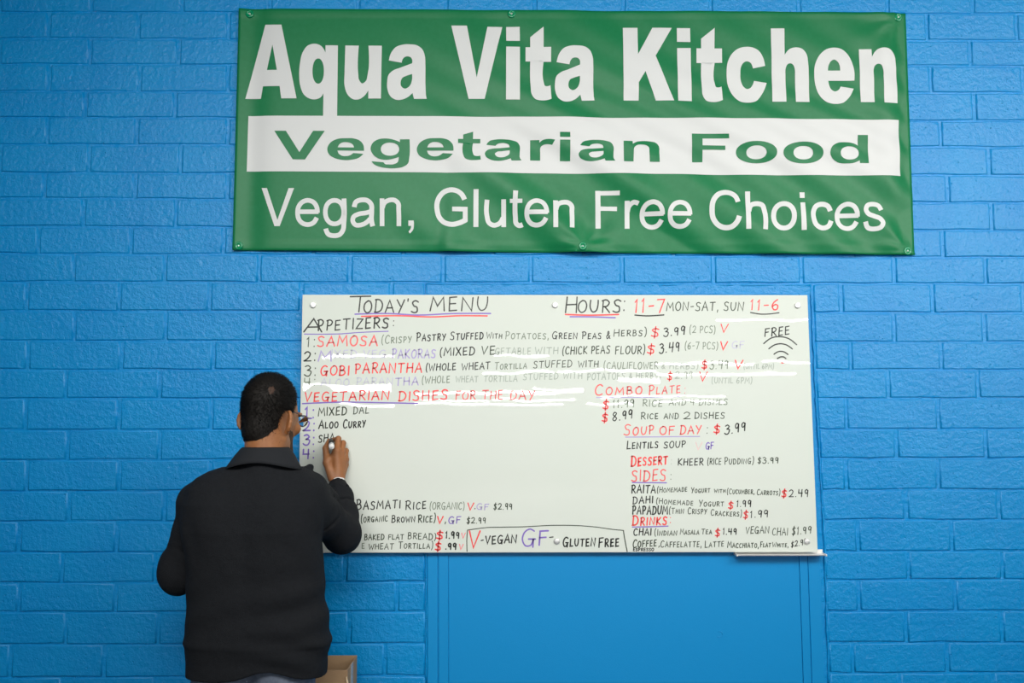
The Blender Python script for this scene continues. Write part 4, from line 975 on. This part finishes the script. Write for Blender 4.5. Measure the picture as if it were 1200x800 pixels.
def torso(X, Y, Z):
    l = np.interp(Z, tz, tl_); r = np.interp(Z, tz, tr_); b_ = np.interp(Z, tz, tb); cx = (l+r)/2; a = (r-l)/2
    p = 2.5; q = (np.abs((X-cx)/a)**p+np.abs((Y-ytc(Z))/b_)**p)**(1/p)
    d = (q-1)*np.minimum(a, b_)*.95
    u = (X-cx)/a; back = np.clip(-(Y-YT)/.1, 0, 1)
    # spine hollow, shoulder blades
    d = d+.007*np.exp(-(u/.16)**2)*np.exp(-((Z-1.17)/.14)**2)*back
    d = d-.006*(np.exp(-((u-.48)/.2)**2)+np.exp(-((u+.48)/.2)**2))*np.exp(-((Z-1.27)/.07)**2)*back
    # drape folds
    s1 = Z*1.0-X*.42
    d = d-.0062*(1-.75*np.clip(np.abs(u), 0, 1)**4)*np.sin(s1*62+2.2*np.sin(X*9)+1)*np.exp(-((Z-.99)/.10)**2)*(.35+.65*np.clip(u+.3, 0, 1))
    d = d-.0045*(1-.8*np.clip(np.abs(u), 0, 1)**4)*np.sin((Z+X*.35)*75+1.5*np.sin(X*12))*np.exp(-((Z-.86)/.06)**2)*np.clip(u+.55, 0, 1)
    d = d-.0030*np.sin((X*1.3+Z*.5)*55)*np.exp(-((Z-1.20)/.10)**2)*np.clip(np.abs(u)-.45, 0, 1)*1.6
    # ribbed hem tucks in
    hemz = tz[2]
    d = d+.0025/(1+np.exp((Z-hemz-.045)*300))-.002*np.exp(-((Z-hemz-.055)/.014)**2)
    return np.maximum(d, np.maximum(tz[1]+.030*np.exp(-((u-.25)/.35)**2)*np.clip(-(Y-YT)/.06, 0, 1)-Z, Z-tz[-1]+.005))
T.fn((sx[0], sy[0], sz[0]), (sx[-1], sy[-1], sz[-1]), torso, 0)
# neckline and shoulders
T.cap(nb+np.array([0, .004, -.05]), nb+np.array([0, .004, .020]), .088, .073, .02)
T.cap(nb+np.array([.03, .02, -.055]), SHr+np.array([.004, 0, .006]), .050, .052, .03)
T.cap(nb+np.array([-.03, .02, -.055]), SHl+np.array([0, 0, .003]), .050, .050, .03)
# sleeves
T.chain([SHr+np.array([.0, 0, -.01]), (SHr+ELr)/2+np.array([-.004, 0, -.004]), ELr], [.060, .060, .0585], .022)
fa = W_-ELr
T.chain([ELr, ELr+fa*.35, ELr+fa*.72, ELr+fa*.93], [.0585, .0560, .0455, .0320], .02)
T.ell(ELr+np.array([-.004, .02, -.020]), (.052, .050, .045), None, .02)
T.chain([SHl+np.array([.003, 0, -.01]), (SHl+ELl)/2+np.array([.012, 0, .016]), ELl], [.055, .052, .0575], .018)
T.cap(at(366, 572, -.40), at(387, 585, -.26), .046, .030, .02)
T.cap(ELl+np.array([0, 0, .028]), ELl+np.array([.003, 0, -.018]), .056, .052, .012)
T.chain([ELl, (ELl+WRl)/2, WRl-(WRl-ELl)*.08], [.054, .046, .033], .02)
# sleeve folds at elbows and shoulder
def ring_fold(c, ax_, r, w_, op='u', k=.006, rad=None):
    ax_ = np.array(ax_)/np.linalg.norm(ax_); u = np.cross(ax_, [0, 1, 0.2]); u /= np.linalg.norm(u); v = np.cross(ax_, u)
    pts = [c+u*r*math.cos(a)+v*r*math.sin(a)+ax_*.010*math.sin(a*2+1) for a in np.linspace(0, 2*math.pi, 13)]
    for i in range(12): T.cap(pts[i], pts[i+1], w_, w_, k, op)
ring_fold(SHl+(ELl-SHl)*.66, ELl-SHl, .060, .005, 's', .008)
ring_fold(ELr+fa*.50, fa, .050, .0040, 's', .008); ring_fold(ELr+fa*.78, fa, .0405, .0035, 's', .006)
ring_fold(SHr+(ELr-SHr)*.45, ELr-SHr, .064, .004, 's', .008)
T.cap(at(358, 551, -.40), at(363.5, 547.5, -.40), .012, .0115, .006)                 # bunched shoulder fold
T.cap(at(352, 553, -.42), at(360, 551, -.41), .010, .012, .010)
# hollow at neck and cuffs
T.cap(nb+np.array([0, .02, .045]), nb+np.array([0, .0, .11]), .066, .080, .006, 's')
T.cap(W_+(ELr-W_)*.045, W_-(ELr-W_)*.30, .025, .028, .003, 's')
T.cap(WRl-(WRl-ELl)*.04, WRl+(WRl-ELl)*.25, .0285, .030, .003, 's')
V3, Q3 = T.mesh()
sweater = np_mesh('sweater', V3, Q3, m_knit, man, ploc)
# collar: folded band round the neck, standing over the sweater's neckline
def loft(rings, m, name, parent, closed=True, thick=.003, inner=True):
    n = len(rings[0]); v = [tuple(p) for r in rings for p in r]; f = []
    for i in range(len(rings)-1):
        for k in range(n): f.append((i*n+k, i*n+(k+1) % n, (i+1)*n+(k+1) % n, (i+1)*n+k))
    o = link_mesh(name, v, f, m, None, smooth=True); rebase(o, man, ploc); o.parent = parent; o.location = (-ploc[0], -ploc[1], -ploc[2]) if parent is man else (0, 0, 0)
    s = o.modifiers.new('solid', 'SOLIDIFY'); s.thickness = thick; s.offset = 0
    return o
ct = at(311, 526, -.455)
def cring(cx, cy, cz, a, b_, dropf=0, dropb=0, wav=0, side=0):
    o = []
    for k in range(48):
        t = 2*math.pi*k/48; c_, s_ = math.cos(t), math.sin(t)
        dz = (dropf*max(0, s_)-0)+dropb*max(0, -s_)+wav*math.sin(3*t+.5)-side*abs(c_)**1.5
        o.append((cx+a*c_, cy+b_*s_, cz+dz))
    return o
c0 = ct
rings = [cring(c0[0], c0[1]+.012, c0[2]-.030, .0635, .0640, -.03), cring(c0[0], c0[1]+.010, c0[2]+.001, .0665, .0660, -.03), cring(c0[0], c0[1]+.008, c0[2]+.0052, .0700, .0690, -.03),
         cring(c0[0], c0[1]+.006, c0[2]+.001, .0745, .0725, -.032), cring(c0[0]-.001, c0[1]+.002, c0[2]-.018, .090, .078, -.03, -.002, .001), cring(c0[0]-.002, c0[1]-.002, c0[2]-.036, .106, .081, -.03, .004, .0015, .008),
         cring(c0[0]-.003, c0[1]-.003, c0[2]-.050, .118, .083, -.03, .009, .0015, .014)]
collar = loft(rings, m_collar, 'collar', sweater, thick=.0025)
# shirt cuff at the right wrist
cw = W_+(ELr-W_)*.022; axw = (W_-ELr)/np.linalg.norm(W_-ELr); u_ = np.cross(axw, [0, 1, 0]); u_ /= np.linalg.norm(u_); v_ = np.cross(axw, u_)
rc = []
for t_, r_ in ((-.012, .0262), (.006, .0268), (.010, .0270), (.0105, .0250), (.004, .0245)):
    rc.append([tuple(cw+axw*t_+u_*r_*math.cos(2*math.pi*k/24)+v_*r_*math.sin(2*math.pi*k/24)) for k in range(24)])
cuff = loft(rc, m_cuff, 'shirt_cuff', man, thick=.001); cuff['label'] = 'white shirt cuff showing at the sweater sleeve'

# ---- jeans
jx = axis(PX-.30, PX+.30, .007, []); jy = axis(-.66, -.24, .007, []); jz = axis(.03, 1.02, .008, [])
J = SDF(jx, jy, jz)
for h_, k_, a_ in zip(HPS, KN, AN):
    J.cap(h_, k_, .092, .074, .03); J.cap(k_, a_, .073, .060, .02)
    for q in range(4): J.cap((a_[0]-.06, a_[1]-.06, .10+q*.035), (a_[0]+.05, a_[1]-.07, .11+q*.03), .008, .008, .012)
J.ell((PX-.07, -.450, .84), (.095, .085, .12), None, .03); J.ell((PX+.07, -.450, .84), (.095, .085, .12), None, .03)
J.cap((PX-.06, -.425, .92), (PX+.06, -.425, .92), .09, .09, .03)
V4, Q4 = J.mesh(); jeans = np_mesh('jeans', V4, Q4, m_jean, man, ploc)
# ---- shoes
for a_ in AN:
    sxx = axis(a_[0]-.08, a_[0]+.08, .004, []); syy = axis(a_[1]-.12, a_[1]+.24, .005, []); szz = axis(-.006, .14, .004, [])
    Z_ = SDF(sxx, syy, szz); c = a_
    Z_.ell((c[0], c[1]-.02, .05), (.042, .055, .05), None, .02); Z_.ell((c[0], c[1]+.09, .035), (.046, .10, .040), None, .02); Z_.cap((c[0], c[1], .06), (c[0], c[1], .10), .042, .042, .02)
    Z_.F = np.maximum(Z_.F, (.012-np.meshgrid(sxx, syy, szz, indexing='ij', sparse=True)[2]).astype(np.float32))
    v5, q5 = Z_.mesh(); sh = np_mesh('shoe', v5, q5, m_shoe, man, ploc)
    q = MB(); n = 28; ring = [(c[0]+.048*math.cos(t)*(1 if math.sin(t) > 0 else .92), c[1]+.035+.150*math.sin(t)*(1.0 if math.sin(t) > 0 else .78)) for t in np.linspace(0, 2*math.pi, n, endpoint=False)]
    q.add([(x, y, 0.001) for x, y in ring]+[(x, y, .020) for x, y in ring], [tuple(range(n-1, -1, -1)), tuple(range(n, 2*n))]+[(k, (k+1) % n, n+(k+1) % n, n+k) for k in range(n)])
    so = q.build('sole', m_shoe, sh); so.location = (0, 0, 0)
# ---- eyeglasses
HC = HC+FD
gl = MB()
for sg in (-1, 1):
    gl.tube([hp(.074*sg, .098, .008), hp(.083*sg, .05, .010), hp(.086*sg, .0, .014), hp(.083*sg, -.014, .002)], .0014, 6)
    gl.tube([hp(.058*sg, .108, .010), hp(.074*sg, .098, .008)], .0014, 6)
    gl.tube([hp((.036+.024*math.cos(t))*sg, .112-.006*abs(math.cos(t)), .0+.018*math.sin(t)) for t in np.linspace(0, 2*math.pi, 20)], .0013, 6, False)
gl.tube([hp(-.012, .112, .004), hp(0, .115, .007), hp(.012, .112, .004)], .0013, 6)
g_ = gl.build('eyeglasses', m_metal, None, smooth=True); rebase(g_, man, ploc)
for sg in (-1, 1):
    q = MB(); n = 20; rg = [hp((.036+.0235*math.cos(2*math.pi*k/n))*sg, .112-.006*abs(math.cos(2*math.pi*k/n)), .0175*math.sin(2*math.pi*k/n)) for k in range(n)]
    rb = [p-hf*.0012 for p in rg]; q.add(rg+rb, [tuple(range(n)), tuple(range(2*n-1, n-1, -1))]+[(k, k+n, (k+1) % n+n, (k+1) % n) for k in range(n)])
    le = q.build('lens', m_lens, g_); le.location = (0, 0, 0)

# ================================================================== MARKER PEN in the right hand
m_pen = mat('white_marker_barrel', (0.82, 0.82, 0.82), 0.3); m_tip = mat('black_marker_tip', (0.02, 0.02, 0.02), 0.5)
pe = at(388.6, 523.5, -.150); pt = at(387.6, 514.0, YG-.001); ax_ = pt-pe; Lp = np.linalg.norm(ax_); ax_ = ax_/Lp
pen_o = empty('marker_pen', tuple(pe)); tag(pen_o, 'white whiteboard marker held in the writing hand against the glass', 'marker')
q = MB(); q.tube([pe, pe+ax_*.0015, pe+ax_*.004, pe+ax_*.030], [.0070, .0088, .0096, .0096], 20); rebase(q.build('cap', m_pen, None, smooth=True), pen_o, tuple(pe))
q = MB(); q.tube([pe+ax_*.030, pe+ax_*(Lp-.030), pe+ax_*(Lp-.022)], [.0086, .0086, .0066], 20); rebase(q.build('barrel', m_tip, None, smooth=True), pen_o, tuple(pe))
q = MB(); q.tube([pe+ax_*(Lp-.024), pe+ax_*(Lp-.008), pe+ax_*(Lp-.001)], [.0062, .0042, .0022], 14); rebase(q.build('felt_tip', m_tip, None, smooth=True), pen_o, tuple(pe))
q = MB(); q.tube([pe-ax_*.0012, pe+ax_*.0003], [.0046, .0050], 14); rebase(q.build('end_plug', m_pen, None, smooth=True), pen_o, tuple(pe))
